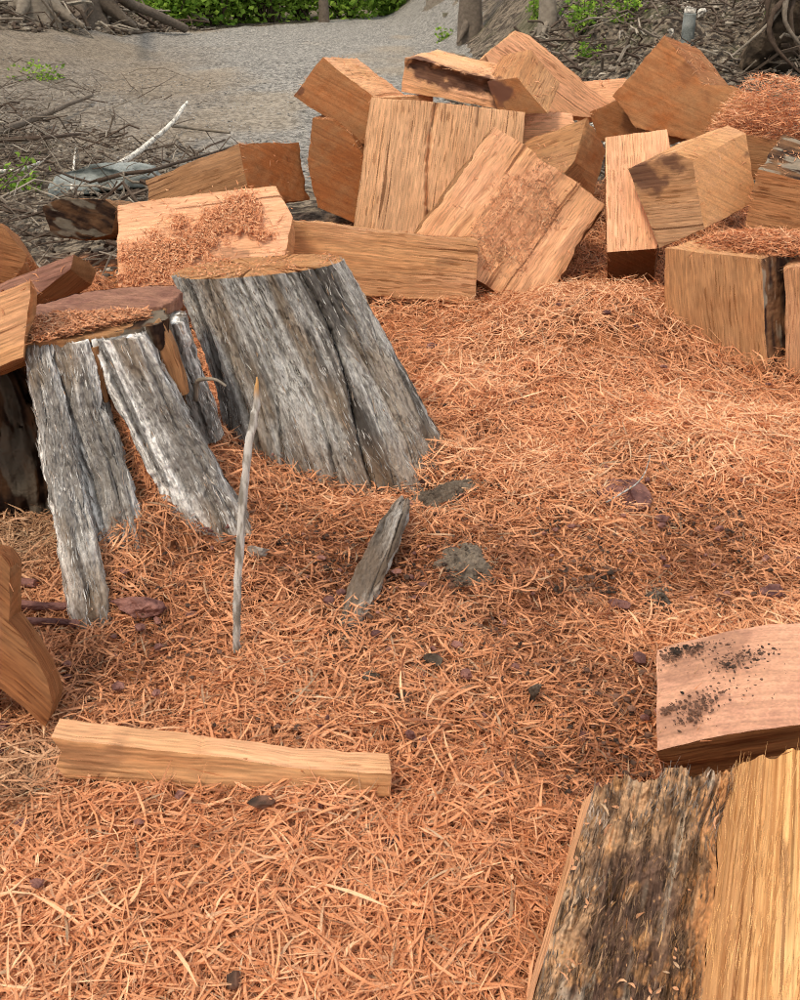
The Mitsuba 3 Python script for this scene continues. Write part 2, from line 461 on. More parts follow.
def loft(rings, cap=True, dup_uv=True):
    """closed rings (K, N, 3) into a wall with uv in metres (around, along) and a separate top cap"""
    R = np.asarray(rings); K, N, _ = R.shape
    W = np.concatenate([R, R[:, :1]], 1)
    u = np.concatenate([[0], np.cumsum(np.linalg.norm(np.diff(W[K // 2], axis=0), axis=1))])
    s = np.concatenate([[0], np.cumsum(np.linalg.norm(np.diff(R.mean(1), axis=0), axis=1))])
    i, j = np.meshgrid(np.arange(K - 1), np.arange(N), indexing='ij')
    a = (i * (N + 1) + j).ravel(); b = a + 1; c = a + N + 1; d = c + 1
    uv = np.stack(np.broadcast_arrays(u[None, :], s[:, None]), -1).reshape(-1, 2)
    return W.reshape(-1, 3), np.vstack([np.stack([a, b, d], 1), np.stack([a, d, c], 1)]), uv


def cap_fan(ring, rings=10, seed=0, amp=.006):
    """a rough cut surface inside a ring"""
    c = ring.mean(0); N = len(ring); v = [c[None]]
    for k in range(1, rings + 1): v.append(c + (ring - c) * k / rings)
    v = np.vstack(v); f = [np.stack([np.zeros(N, int), 1 + np.arange(N), 1 + (np.arange(N) + 1) % N], 1)]
    for k in range(rings - 1):
        a = 1 + k * N + np.arange(N); b = 1 + k * N + (np.arange(N) + 1) % N
        f += [np.stack([a, a + N, b + N], 1), np.stack([a, b + N, b], 1)]
    v[:-N, 2] += (vfbm(v[:-N] * 25, 3, seed) - .5) * amp * 2
    uv = v[:, :2] - c[:2]
    return v, np.vstack(f), uv


def chunk(center, size, seed, rot=0.0, tilt=0.0, angular=.5, sub=3):
    """a broken lump: a noise-dented ellipsoid flattened along planes"""
    s = trimesh.creation.icosphere(subdivisions=sub); v = s.vertices.copy()
    r = np.random.default_rng(seed)
    for _ in range(7):
        d = unit(r.normal(size=3)); h = r.uniform(.45, .8); e = v @ d - h
        v -= np.outer(np.clip(e, 0, None) * angular * 2, d).clip(-9, 9)
    v += vec_noise(v, 2.2, seed) * .35
    v = v * np.asarray(size) / 2
    v = v @ trimesh.transformations.euler_matrix(tilt, 0, rot)[:3, :3].T + np.asarray(center)
    return v, np.array(s.faces), np.column_stack([np.full(len(v), seed % 97 + .5), np.zeros(len(v))])


# ------------------------------------------------------------------ ground and road
gx = grid_axis(-90, -2.6, 3.4, 90, .035, 1.10); gy = grid_axis(-25, .6, 6.6, 170, .035, 1.055)
GX, GY = np.meshgrid(gx, gy, indexing='ij')
gv, gf = grid_mesh(GX, GY, H(GX, GY))
put('ground', gv, gf, gv[:, :2], 'm_ground')
tag('ground', kind='structure')

ROADPX = [(458, 14), (470, 26), (450, 50), (430, 75), (420, 110), (330, 150), (300, 175), (205, 165), (120, 150), (40, 120), (-60, 110), (-60, 78), (60, 64), (110, 52), (170, 40), (200, 33), (290, 27), (360, 20), (420, 15)]
road_poly = Polygon([on(*q)[:2] for q in ROADPX]).buffer(.35).simplify(.05)
prepare(road_poly)
bx = road_poly.bounds
ry_ = grid_axis(bx[1] - .5, bx[1], 14, bx[3] + .5, .12, 1.05); rx_ = np.arange(bx[0], bx[2], .14)
RX, RY = np.meshgrid(rx_, ry_, indexing='ij')
# the gravel thins out at a ragged border: it sinks under the ground there
inside = np.array([road_poly.exterior.distance(Point(a, b)) * (1 if contains_xy(road_poly, a, b) else -1) for a, b in zip(RX.ravel(), RY.ravel())]).reshape(RX.shape)
P3 = np.stack([RX, RY, RX * 0], -1)
rz = H(RX, RY) + np.clip(.02 + (inside + .9 * (vfbm(P3 * 1.6, 3, 77) - .5)) * .12, -.25, .03)
rv, rf = grid_mesh(RX, RY, rz)
keep = (inside.ravel()[rf] > -.9).all(1)
rf = rf[keep]; used, inv = np.unique(rf, return_inverse=True)
put('gravel_road', rv[used], inv.reshape(-1, 3), rv[used][:, :2], 'm_road')
tag('gravel_road', kind='structure')


# ------------------------------------------------------------------ wood shavings
def strands(c, up, L, w, yaw, tilt, kv, kh, roll, tone, dull, nseg):
    """ribbons: centres c (n,3) on surfaces with normals up; curled up by kv and sideways by kh"""
    n = len(c); s = np.linspace(-.5, .5, nseg + 1)
    t1 = np.cross(up, [0.13, .98, .1]); t1 /= np.linalg.norm(t1, axis=1, keepdims=True); t2 = np.cross(up, t1)
    d = np.cos(yaw)[:, None] * t1 + np.sin(yaw)[:, None] * t2
    b = np.cross(up, d)
    d2 = np.cos(tilt)[:, None] * d + np.sin(tilt)[:, None] * up
    u2 = np.cross(d2, b)
    S = s[None, :, None] * L[:, None, None]
    cen = c[:, None] + d2[:, None] * S + u2[:, None] * (kv[:, None] * L[:, None] * (4 * s[None] ** 2 - .33))[..., None] + b[:, None] * (kh[:, None] * L[:, None] * (4 * s[None] ** 2 - .33))[..., None]
    rr = roll[:, None] + (s[None] * 2.2) * np.sin(roll * 17)[:, None]
    side = np.cos(rr)[..., None] * b[:, None] + np.sin(rr)[..., None] * u2[:, None]
    hw = (w[:, None] / 2 * (1 - .75 * np.abs(2 * s[None]) ** 3))[..., None]
    V = np.stack([cen - side * hw, cen + side * hw], 2)          # n, seg+1, 2, 3
    k = np.arange(nseg)
    q = np.concatenate([np.stack([2 * k, 2 * k + 1, 2 * k + 3], 1), np.stack([2 * k, 2 * k + 3, 2 * k + 2], 1)])
    F = (q[None] + (np.arange(n) * 2 * (nseg + 1))[:, None, None]).reshape(-1, 3)
    uv = np.stack(np.broadcast_arrays(tone[:, None, None], np.round(dull * 20)[:, None, None] + .05 + .9 * (s[None, :, None] + .5)), -1)
    uv = np.repeat(uv, 2, 2) if uv.shape[2] == 1 else uv
    return V.reshape(-1, 3), F, uv.reshape(-1, 2)


def spot(x, y, spots):
    """sum of soft spots given as pixels (px, py, radius in m, weight)"""
    o = np.zeros_like(x)
    for px, py, r, k in spots:
        g = on(px, py); o = np.maximum(o, k * np.exp(-((x - g[0]) ** 2 + (y - g[1]) ** 2) / r ** 2))
    return o


# where the litter of dark crumbs and soil comes through
DIRTY = [(390, 600, .45, .9), (520, 560, .40, .8), (300, 540, .35, .6), (580, 590, .35, .8), (720, 560, .35, .75), (560, 660, .3, .7), (440, 500, .2, .9), (400, 660, .3, .7),
         (100, 680, .22, .8), (630, 700, .25, .8), (640, 470, .2, .6), (260, 640, .25, .6), (470, 440, .25, .4), (330, 690, .3, .5), (210, 560, .2, .7), (350, 480, .22, .7), (150, 640, .25, .6), (450, 620, .3, .8), (700, 600, .25, .8), (620, 760, .2, .7)]
PALE = [(590, 350, .5, .8), (690, 430, .5, .6), (300, 850, .35, .5), (560, 540, .3, .3), (480, 390, .4, .35), (100, 860, .3, .4)]
RED = [(260, 440, .4, .9), (450, 560, .2, .7), (330, 560, .4, .5), (640, 800, .3, .5), (500, 760, .4, .35), (170, 470, .25, .8)]
DULL = [(25, 545, .28, .8), (25, 780, .13, .7), (560, 240, .4, .6)]
shave_edge = lambda x, y: .9 * (vfbm(np.stack([x, y, x * 0], -1) * 1.5, 3, 55) - .5)


def covered(x, y):
    left = sstep(5.0, 4.75, y + .7 * shave_edge(x, y))
    pile = sstep(7.2, 6.8, y) * sstep(-.35, 0.0, x + .5 * (y < 5.0))
    return np.maximum(left, pile)


def terrain_up(x, y, e=.03):
    n = np.stack([-(H(x + e, y) - H(x - e, y)) / (2 * e), -(H(x, y + e) - H(x, y - e)) / (2 * e), np.ones_like(x)], -1)
    return n / np.linalg.norm(n, axis=1, keepdims=True)


def scatter(n, y0, y1, fan=(.62, .50)):
    y = np.sqrt(rng.uniform(0, 1, n) * ((y1 + 1.2) ** 2 - (y0 + 1.2) ** 2) + (y0 + 1.2) ** 2) - 1.2
    return rng.uniform(-1, 1, n) * (fan[0] + fan[1] * y), y


mesh_parts = []
for (n, y0, y1, nseg, kind) in ((64000, .78, 2.3, 5, 'fine'), (52000, .78, 2.3, 5, 'ribbon'), (8000, .78, 2.3, 2, 'chip'),
                                (60000, 2.3, 4.0, 3, 'fine'), (52000, 2.3, 4.0, 3, 'ribbon'), (22000, 2.3, 4.0, 2, 'chip'),
                                (62000, 4.0, 7.0, 2, 'fine'), (44000, 4.0, 7.0, 2, 'ribbon')):
    x, y = scatter(n, y0, y1)
    dirt = spot(x, y, DIRTY); pn = vfbm(np.stack([x, y, x * 0], -1) * 3.1, 3, 61); pc = vfbm(np.stack([x, y, x * 0], -1) * 9, 3, 62)
    okk = (rng.uniform(size=n) < covered(x, y)) & (rng.uniform(size=n) > dirt * (.25 if kind == 'chip' else .62) + .5 * (pc - .5))
    x, y, dirt, pn, pc = x[okk], y[okk], dirt[okk], pn[okk], pc[okk]; n = len(x)
    far = y0 / 4.0
    L, w = {'fine': (rng.uniform(.03, .14, n), rng.uniform(.0012, .0030, n) * (1 + .5 * far)), 'ribbon': (rng.uniform(.06, .22, n) * rng.uniform(.4, 1, n), rng.uniform(.0030, .0072, n)),
            'chip': (rng.uniform(.010, .032, n), rng.uniform(.004, .009, n))}[kind]
    L = L * (1 - .4 * dirt); layer = rng.uniform(0, 1, n)
    z = H(x, y) + .002 + layer ** 1.2 * (.030 + .11 * np.clip(pn - .38, 0, 1) + .07 * np.clip(pc - .45, 0, 1)) * (1 - .6 * dirt)
    tone = np.clip(.385 + .20 * layer + rng.normal(0, .15, n) + .28 * spot(x, y, PALE) - .24 * spot(x, y, RED) - .30 * dirt + .55 * (pn - .5), .02, 1)
    dull = np.clip(spot(x, y, DULL) * .8 + (rng.uniform(size=n) < .10) * rng.uniform(.2, .8, n) + .12 * dirt, 0, .95)
    a = strands(np.stack([x, y, z], -1), terrain_up(x, y), L, w, rng.uniform(0, 2 * np.pi, n), rng.normal(0, .26, n), np.abs(rng.normal(0, .10, n)) * rng.choice([-1, 1], n, p=[.6, .4]) * (.8 if kind == 'ribbon' else 1.25),
                rng.normal(0, .13, n) * (.85 if kind == 'ribbon' else 1.25), rng.normal(0, .6, n), tone, dull, nseg)
    mesh_parts.append(a)
put('wood_shavings', *cat(mesh_parts), 'm_shaving', smooth=False)
tag('wood_shavings', 'reddish orange curled wood shavings covering the ground round the stumps', 'wood shavings', kind='stuff')


def heap_on(key, label, P, n_up, E1, E2, count, poly_px=None, height=.03, lmin=.03, lmax=.10, tone0=.5, seed=1, nseg=2, dull0=0.0, dens=None, small=.3, hang=0.0):
    """loose shavings lying on a surface: origin P, spanned by E1, E2, normal n_up"""
    r = np.random.default_rng(seed); n = count
    a, b = r.uniform(0, 1, n), r.uniform(0, 1, n)
    base = P + a[:, None] * E1 + b[:, None] * E2
    kk = dens(a, b, base) if dens else np.ones(n)
    ok = r.uniform(size=n) < kk; base, a, b, kk = base[ok], a[ok], b[ok], kk[ok]; n = len(base)
    lay = r.uniform(size=n)
    hh = height * np.clip(kk, 0, 1) * lay
    base = base + n_up * (.003 + hh)[:, None]
    sm = r.uniform(size=n) < small
    L = r.uniform(lmin, lmax, n) * np.where(sm, .5, 1)
    m = strands(base, np.tile(n_up, (n, 1)), L, r.uniform(.003, .0065, n), r.uniform(0, 2 * np.pi, n), r.normal(0, .22, n), np.abs(r.normal(0, .08, n)), r.normal(0, .1, n), r.normal(0, .5, n),
                np.clip(tone0 + .2 * (lay - .5) + r.normal(0, .16, n), .02, 1), np.clip(dull0 + (r.uniform(size=n) < .1) * .5, 0, .95), nseg)
    key = free(key)
    put(key, *m, 'm_shaving', smooth=False)
    tag(key, label, 'wood shavings', kind='stuff')


# dark crumbs of bark and soil between the shavings
def crumbs(key, label, cat_, mat, x, y, smin, smax, z0=.008, seed=3, code=None):
    r = np.random.default_rng(seed); n = len(x)
    ico = trimesh.creation.icosahedron(); v0, f0 = ico.vertices, ico.faces
    S = r.uniform(smin, smax, n) * r.uniform(.4, 1, n)
    sh = r.uniform(.35, 1.0, (n, 3)); sh[:, 2] *= .6
    V = v0[None] * (1 + .35 * (r.uniform(size=(n, 12, 1)) - .5)) * sh[:, None] * S[:, None, None] / 2
    ya = r.uniform(0, 6.28, n); c, s = np.cos(ya)[:, None], np.sin(ya)[:, None]
    V = np.stack([V[..., 0] * c - V[..., 1] * s, V[..., 0] * s + V[..., 1] * c, V[..., 2]], -1)
    V += np.stack([x, y, H(x, y) + z0 * r.uniform(.2, 1, n) + S * .1], -1)[:, None]
    F = (f0[None] + (np.arange(n) * 12)[:, None, None]).reshape(-1, 3)
    k = r.integers(0, 500, n) if code is None else code
    put(key, V.reshape(-1, 3), F, np.repeat(np.stack([k + .5, k * 0 + .5], -1), 12, 0), mat, smooth=False)
    tag(key, label, cat_, kind='stuff')


x, y = scatter(90000, 1.3, 4.8); d = spot(x, y, DIRTY) * sstep(.42, .6, vfbm(np.stack([x, y, x * 0], -1) * 6, 3, 71))
ok = rng.uniform(size=len(x)) < d * .8
crumbs('bark_crumbs', 'dark brown bark and soil crumbs scattered among the shavings', 'bark crumbs', 'm_dirt', x[ok], y[ok], .004, .030, .036)

# gravel stones on the road and loose stones at its side
x = rng.uniform(bx[0], bx[2], 60000); y = rng.uniform(bx[1], 15, 60000)
ok = contains_xy(road_poly, x, y) & (rng.uniform(size=len(x)) < np.clip(9 / y, 0, 1) ** 2); x, y = x[ok][:16000], y[ok][:16000]
crumbs('gravel', 'grey gravel stones strewn over the dirt road', 'gravel', 'm_stone', x, y, .012, .05, .028)

# ------------------------------------------------------------------ wood blocks of the pile, tones are (lightness, hue)
G1 = None


def dark(px, py, Y, r, k=1.0):
    r = (r, r, r) if np.isscalar(r) else r
    STAINS.append((at(px, py, Y).tolist(), r, k))


block('wood_block', 'pale reddish block with a band of shavings spilled down its sloping face', [(117, 205), (200, 193), (276, 185), (293, 216), (286, 252), (280, 300), (118, 300)], 4.75, yaw=4, pitch=38, L=.30,
      grain=(0, 2), tones={'f': (1.15, 0.12), 's': (0.8, 0.9)}, seed=1, edge=.012, wob=.014)
block('wood_block', 'dark brown block with a weathered long face, lying nearest the gravel road', [(146, 180), (240, 143), (252, 205), (150, 222)], 5.75, yaw=-22, pitch=12, L=.42, back=(1, (299, 141)),
      grain=(0, 1), tones={'f': (0.74, 2.8), 's': (0.7, 1.85)}, seed=2, edge=.02, wob=.02)
block('wood_block', 'long low plank-faced block lying level in front of the tall pale block', [(277, 220), (380, 231), (478, 240), (474, 306), (370, 296), (290, 276), (277, 276)], 4.98, yaw=2, pitch=10, L=.20,
      grain=(0, 2), tones={'f': (0.95, 1.0), 's': (0.8, 0.9)}, seed=3, edge=.015, wob=.022)
block('wood_block', 'tall pale upright block with a dark curved split down its face', [(371, 97), (437, 102), (480, 106), (525, 112), (520, 170), (505, 245), (352, 240)], 5.74, yaw=3, pitch=17, L=.42,
      grain=(0, 6), tones={'f': (1.06, 2.15), 's': (0.8, 2.6)}, seed=4, edge=.008, wob=.010, size=.011, grooves=[([(437, 101), (430, 135), (427, 180), (428, 236)], .011, .03), ([(480, 106), (476, 130)], .006, .02)])
block('wood_block', 'orange brown block tilted on one corner at the upper left end of the pile', [(321, 56), (292, 96), (362, 144), (398, 152), (402, 97), (374, 97), (345, 76)], 5.95, yaw=-14, pitch=4, L=.42, back=(0, (357, 57)),
      grain='d', tones={'f': (0.8, 1.6), 's': (1.05, 0.75)}, seed=5, edge=.016, wob=.016)
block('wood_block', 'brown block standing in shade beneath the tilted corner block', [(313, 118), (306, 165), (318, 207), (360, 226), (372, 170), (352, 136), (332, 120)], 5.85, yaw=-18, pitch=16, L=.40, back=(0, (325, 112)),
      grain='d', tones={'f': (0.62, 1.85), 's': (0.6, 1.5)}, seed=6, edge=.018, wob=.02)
block('wood_block', 'leaning block with a hollow shaggy middle between two pale split edges', [(494, 126), (530, 146), (575, 178), (605, 206), (547, 300), (500, 296), (410, 240)], 5.44, yaw=10, pitch=25, L=.17,
      grain=(6, 0), tones={'f': (1.12, 0.45), 's': (0.55, 1.2)}, seed=7, edge=.016, wob=.03, ridge=.012)
block('wood_block', 'split block with a black rotten seam along its side on top of the pile', [(404, 58), (470, 74), (520, 86), (512, 112), (455, 101), (400, 92)], 6.05, yaw=-6, pitch=8, L=.42, back=(0, (437, 49)),
      grain=(0, 2), tones={'f': (1.0, 0.65), 's': (1.1, 0.5)}, seed=8, edge=.014, wob=.02, size=.013, grooves=[([(414, 65), (440, 76), (470, 84), (505, 92)], .045, .06)])
block('wood_block', 'long pale slab slanting down from the highest left point of the pile', [(484, 55), (515, 30), (530, 36), (614, 106), (600, 118), (520, 110)], 6.5, yaw=6, pitch=14, L=.22,
      grain=(1, 3), tones={'f': (1.02, 0.35), 's': (1.15, 0.5)}, seed=9, edge=.012, wob=.016)
block('wood_block', 'small orange wedge-shaped block with a flat square end perched on the slanting slab', [(487, 82), (517, 77), (548, 114), (500, 114)], 6.0, yaw=-35, pitch=14, L=.36, back=(1, (531, 49)),
      grain='d', tones={'f': (0.6, 1.7), 's': (0.86, 1.3)}, seed=10, edge=.010, wob=.012)
block('wood_block', 'pinkish slab just showing behind the big orange block', [(580, 82), (628, 78), (640, 100), (585, 112)], 6.9, yaw=0, pitch=24, L=.3, grain=(0, 1), tones={'f': (1.1, .2), 's': (1, .4)}, seed=11)
block('wood_block', 'big rust orange block standing on its corner at the top of the pile', [(664, 34), (613, 96), (636, 128), (690, 142), (722, 138), (760, 99), (733, 85), (703, 83), (686, 60)], 6.1, yaw=-4, pitch=14, L=.42, back=(0, (700, 49)),
      grain='d', tones={'f': (0.86, 1.65), 's': (0.78, 1.75)}, seed=12, edge=.016, wob=.018)
block('wood_block', 'dark narrow block end wedged under the big orange block', [(590, 112), (620, 98), (660, 124), (690, 140), (640, 150), (598, 140)], 6.2, yaw=-20, pitch=4, L=.4, grain='d', tones={'f': (0.6, 1.5), 's': (0.6, 1.5)}, seed=13)
block('wood_block', 'shaggy little block with a bright orange right face at the centre of the pile', [(522, 142), (588, 116), (574, 160), (560, 178), (530, 176)], 5.75, yaw=-16, pitch=30, L=.34, back=(1, (607, 152)),
      grain=(0, 1), tones={'f': (0.85, 1.1), 's': (1.0, 1.5)}, seed=14, edge=.016, wob=.024)
block('wood_block', 'pale block end behind the shaggy little block', [(520, 112), (572, 112), (580, 150), (522, 150)], 6.0, yaw=0, pitch=30, L=.3, grain=(0, 1), tones={'f': (1.1, 0.3), 's': (1., .5)}, seed=15)
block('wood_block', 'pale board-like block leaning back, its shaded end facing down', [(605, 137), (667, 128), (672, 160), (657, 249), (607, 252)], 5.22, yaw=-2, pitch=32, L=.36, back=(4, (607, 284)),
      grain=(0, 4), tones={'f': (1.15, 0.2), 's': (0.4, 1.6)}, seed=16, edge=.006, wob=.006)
block('wood_block', 'tilted block with a dark purple corner stain and a smooth orange right side', [(628, 168), (674, 152), (692, 160), (705, 229), (659, 249)], 5.0, yaw=-24, pitch=10, L=.36, back=(2, (746, 133)),
      grain=(0, 2), tones={'f': (0.84, 2.6), 's': (1.02, 1.05)}, seed=17, edge=.007, wob=.010)
block('wood_block', 'dark sided block carrying the heap of shavings at the right edge of the pile', [(738, 134), (800, 143), (850, 150), (850, 190), (748, 180)], 5.3, yaw=4, pitch=6, L=.50, grain=(0, 1), tones={'f': (0.66, 1.3), 's': (0.7, 1.2)}, seed=18)
block('wood_block', 'brown block with a blackened top at the right edge of the pile', [(757, 168), (800, 180), (860, 190), (860, 262), (800, 250), (740, 240), (745, 218)], 4.85, yaw=-6, pitch=8, L=.40, back=(1, (822, 146)),
      grain=(0, 2), tones={'f': (0.8, 1.5), 's': (0.7, 1.2)}, kinds={0: 'bark'}, seed=19, edge=.016)
block('wood_block', 'upright flat-topped block half buried in shavings at the right end of the pile', [(664, 249), (712, 254), (761, 259), (770, 396), (664, 352)], 4.42, yaw=-10, pitch=2, L=.42, back=(2, (818, 240)),
      grain=(2, 3), tones={'f': (0.9, 1.25), 's': (0.85, 0.9)}, seed=20, edge=.010, wob=.014, kinds={2: 'bark'})
block('wood_block', 'fresh split slab standing upright at the right edge beside the half buried block', [(784, 268), (850, 260), (850, 430), (788, 412)], 4.34, yaw=-20, pitch=3, L=.3, grain=(0, 3), tones={'f': (.85, .75), 's': (.8, .8)}, seed=21)
# left edge
block('wood_block', 'brown block with a ragged shaggy side at the left edge above the stump', [(-45, 214), (0, 222), (26, 256), (25, 262), (10, 284), (-45, 290)], 3.75, yaw=24, pitch=12, L=.36, back=(2, (42, 268)),
      grain=(0, 1), tones={'f': (0.74, 1.6), 's': (0.6, 1.5)}, seed=22, edge=.02, wob=.028)
block('wood_block', 'dark purple topped slab wedged between the two left edge blocks', [(-20, 290), (18, 276), (76, 254), (70, 270), (38, 294), (10, 310), (-20, 312)], 3.62, yaw=-8, pitch=30, L=.2,
      grain=(0, 2), tones={'f': (0.75, 3.75), 's': (.5, 1.3)}, seed=23, edge=.010)
block('wood_block', 'light orange block jutting in from the left edge over the hollow stump', [(-190, 372), (32, 279), (24, 357), (-190, 450)], 2.66, yaw=10, pitch=20, L=.24, back=(1, (39, 290)),
      grain=(0, 1), tones={'f': (1.02, 0.75), 's': (0.72, 1.4)}, seed=24, edge=.010, wob=.014)
block('wood_block', 'pointed orange slab leaning in at the lower left corner below the hollow stump', [(-170, 500), (0, 553), (10, 566), (9, 622), (27, 646), (49, 680), (56, 704), (48, 727), (0, 690), (-170, 700)], 1.98, yaw=10, pitch=24, L=.14,
      grain=(0, 5), tones={'f': (0.55, 1.65), 's': (0.5, 1.6)}, seed=25, edge=.010, wob=.016, size=.014)
# near ground
block('split_log', 'long split length of wood lying flat on the shavings near the lower left corner', [(50, 736), (60, 750), (54, 764), (66, 776), (175, 784), (320, 792), (391, 794), (391, 772), (290, 766), (200, 750)], 1.70, yaw=-4, pitch=22, L=.07, back=(9, (204, 731)),
      grain=(3, 5), tones={'f': (0.86, 1.05), 's': (1.05, 0.5)}, seed=26, edge=.007, wob=.016, size=.010, ridge=.007, cat_='log')
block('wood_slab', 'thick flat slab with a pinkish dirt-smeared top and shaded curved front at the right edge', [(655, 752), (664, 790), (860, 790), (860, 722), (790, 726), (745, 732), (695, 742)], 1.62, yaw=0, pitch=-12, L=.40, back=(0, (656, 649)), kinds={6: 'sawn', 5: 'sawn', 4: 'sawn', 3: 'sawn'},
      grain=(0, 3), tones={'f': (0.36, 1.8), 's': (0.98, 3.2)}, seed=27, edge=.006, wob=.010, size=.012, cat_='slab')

# dark resin, rot and weather stains
for px, py, Y, r in ((645, 176, 4.98, (.15, .15, .075)), (664, 162, 4.98, (.09, .12, .05)), (693, 196, 4.98, (.022, .1, .14)), 
                     (690, 136, 6.05, (.05, .1, .035)), (500, 100, 5.98, (.05, .1, .06)),
                     (300, 92, 5.95, (.03, .1, .03)), (370, 292, 5.05, (.12, .1, .03)), (480, 120, 5.5, (.012, .1, .06)),
                     (800, 160, 4.9, (.3, .2, .03))):
    dark(px, py, Y, r, .85)
for px, py, Y, r in ((530, 195, 5.6, (.17, .35, .2)), (500, 245, 5.5, (.14, .35, .2)), (525, 205, 5.55, (.12, .35, .16)), (200, 250, 4.75, (.3, .3, .05)), (445, 262, 5.05, (.10, .1, .08)), (90, 758, 1.68, (.10, .06, .035)), (240, 745, 1.75, (.09, .05, .02)), (735, 662, 1.88, (.06, .05, .06)), (684, 75, 6.1, (.06, .15, .10)), (706, 95, 6.1, (.07, .15, .05)), (672, 715, 1.70, (.06, .10, .06)), (690, 690, 1.76, (.05, .06, .05)), (672, 660, 1.9, (.06, .08, .05)), (720, 640, 1.95, (.12, .05, .05)), (790, 700, 1.75, (.05, .03, .05))):
    dark(px, py, Y, r, .38)

# ------------------------------------------------------------------ the two grey stumps
def fissured(W, uv, seed, amp=.016, f=(16, 2.2)):
    """long vertical fissures and lifting plates, as an offset in metres"""
    q = np.column_stack([uv[:, 0] * f[0], uv[:, 1] * f[1], np.full(len(uv), seed)])
    a = vfbm(q, 4, seed); r = 1 - np.abs(2 * vfbm(q * [1.7, 1.2, 1] + 9, 3, seed + 5) - 1)
    pl = vfbm(np.column_stack([uv[:, 0] * 45, uv[:, 1] * 22, np.full(len(uv), seed)]), 3, seed + 9)
    return (a - .5) * amp * 1.1 - np.clip(r - .84, 0, 1) * amp * 7 + (pl - .5) * amp * 1.0


def out_normals(v, f):
    n = np.zeros_like(v); c = np.cross(v[f[:, 1]] - v[f[:, 0]], v[f[:, 2]] - v[f[:, 0]])
    for k in range(3): np.add.at(n, f[:, k], c)
    return n / (np.linalg.norm(n, axis=1, keepdims=True) + 1e-12)


N_, K_ = 420, 150
th = np.arange(N_) / N_ * 2 * np.pi
top_c, bot_c = np.array([-.50, 3.60]), np.array([-.19, 3.36])
rings = []
for k in range(K_):
    s = k / (K_ - 1); fl = (1 - s) ** 1.7
    c = bot_c * (1 - s) + top_c * s; c = c + np.array([.02, 0]) * np.sin(s * 3)
    a = .295 * s + .36 * (1 - s) + .06 * fl ** 3; b = .135 + .20 * fl ** .8
    lob = 1 + .05 * np.cos(3 * th + 1.0) * (.4 + fl) + .07 * fl * np.cos(5 * th - .6)
    x = c[0] + a * lob * np.sign(np.cos(th)) * np.abs(np.cos(th)) ** .85; y = c[1] + b * lob * np.sin(th)
    ztop = .605 + .085 * (x - top_c[0]) - .02 * (y - top_c[1])
    z = -.12 + (ztop + .12) * s
    rings.append(np.stack([x, y, z], -1))
W, F_, UVs = loft(rings)
nrm = out_normals(W, F_); fs = UVs[:, 1] / UVs[:, 1].max()
off = fissured(W, UVs, 3, .015)
ang = np.tile(np.append(th, 2 * np.pi), K_)
for xf, ww, dp in ((.42, .009, .050), (-.02, .010, .030), (-.52, .010, .030), (.72, .008, .03), (-.25, .008, .02)):
    t0 = -np.arccos(xf) % (2 * np.pi) + .10 * np.sin(fs * 5 + xf * 9) + .05 * (fs - .5)
    off -= dp * np.exp(-((ang - t0) / (ww * 1.6)) ** 2) * sstep(-.1, .3, fs + .3)
off[ang > 2 * np.pi - 1e-6] = off.reshape(K_, N_ + 1)[:, 0]
W2 = W + nrm * off[:, None]
W2.reshape(K_, N_ + 1, 3)[:, -1] = W2.reshape(K_, N_ + 1, 3)[:, 0]
put('tree_stump__weathered_side', W2, F_, UVs, 'm_weather')
cv, cf, cu = cap_fan(W2.reshape(K_, N_ + 1, 3)[-1, :-1], 24, 5, .008)
put('tree_stump__sawn_top', cv, cf, np.clip(cu + 4, .1, 9.9) + [10 * 38, 10 * 62], 'm_sawn')
tag('tree_stump', 'silver grey leaning stump with a thin flat sawn top and deep long cracks', 'stump')


def sweep(path, hw, ht, wdir, N=72, K=110, seed=0, amp=.012, power=.7, zcut=None):
    """a split slab or splinter: cross-section (half width, half thickness) along a path; ends closed by their caps"""
    from scipy.interpolate import PchipInterpolator
    p = np.asarray(path, float); t0 = np.linspace(0, 1, len(p)); t = np.linspace(0, 1, K)
    c = PchipInterpolator(t0, p)(t); a = PchipInterpolator(t0, hw)(t); b = PchipInterpolator(t0, np.broadcast_to(ht, len(p)))(t)
    tan = np.gradient(c, axis=0); tan /= np.linalg.norm(tan, axis=1, keepdims=True)
    wd = np.asarray(wdir, float) - tan * (tan @ np.asarray(wdir, float))[:, None]; wd /= np.linalg.norm(wd, axis=1, keepdims=True)
    nd = np.cross(tan, wd); th = np.arange(N) / N * 2 * np.pi
    sq = lambda q: np.sign(q) * np.abs(q) ** power
    R = c[:, None] + (a[:, None] * sq(np.cos(th)))[..., None] * wd[:, None] + (b[:, None] * sq(np.sin(th)))[..., None] * nd[:, None]
    W, F, U = loft(R)
    n = out_normals(W, F); o = fissured(W, U, seed, amp)
    W = W + n * o[:, None] + vec_noise(W, 7, seed + 60) * .02
    if zcut: W[:, 2] = np.minimum(W[:, 2], zcut + .006 * (vfbm(W * 40, 2, 3) - .5))
    W = W.reshape(K, N + 1, 3); W[:, -1] = W[:, 0]
    parts = [(W.reshape(-1, 3), F, U)]
    for e in (0, K - 1):
        v, f, u = cap_fan(W[e, :-1], 6, seed, .003); parts.append((v, f, u))
    return cat(parts)


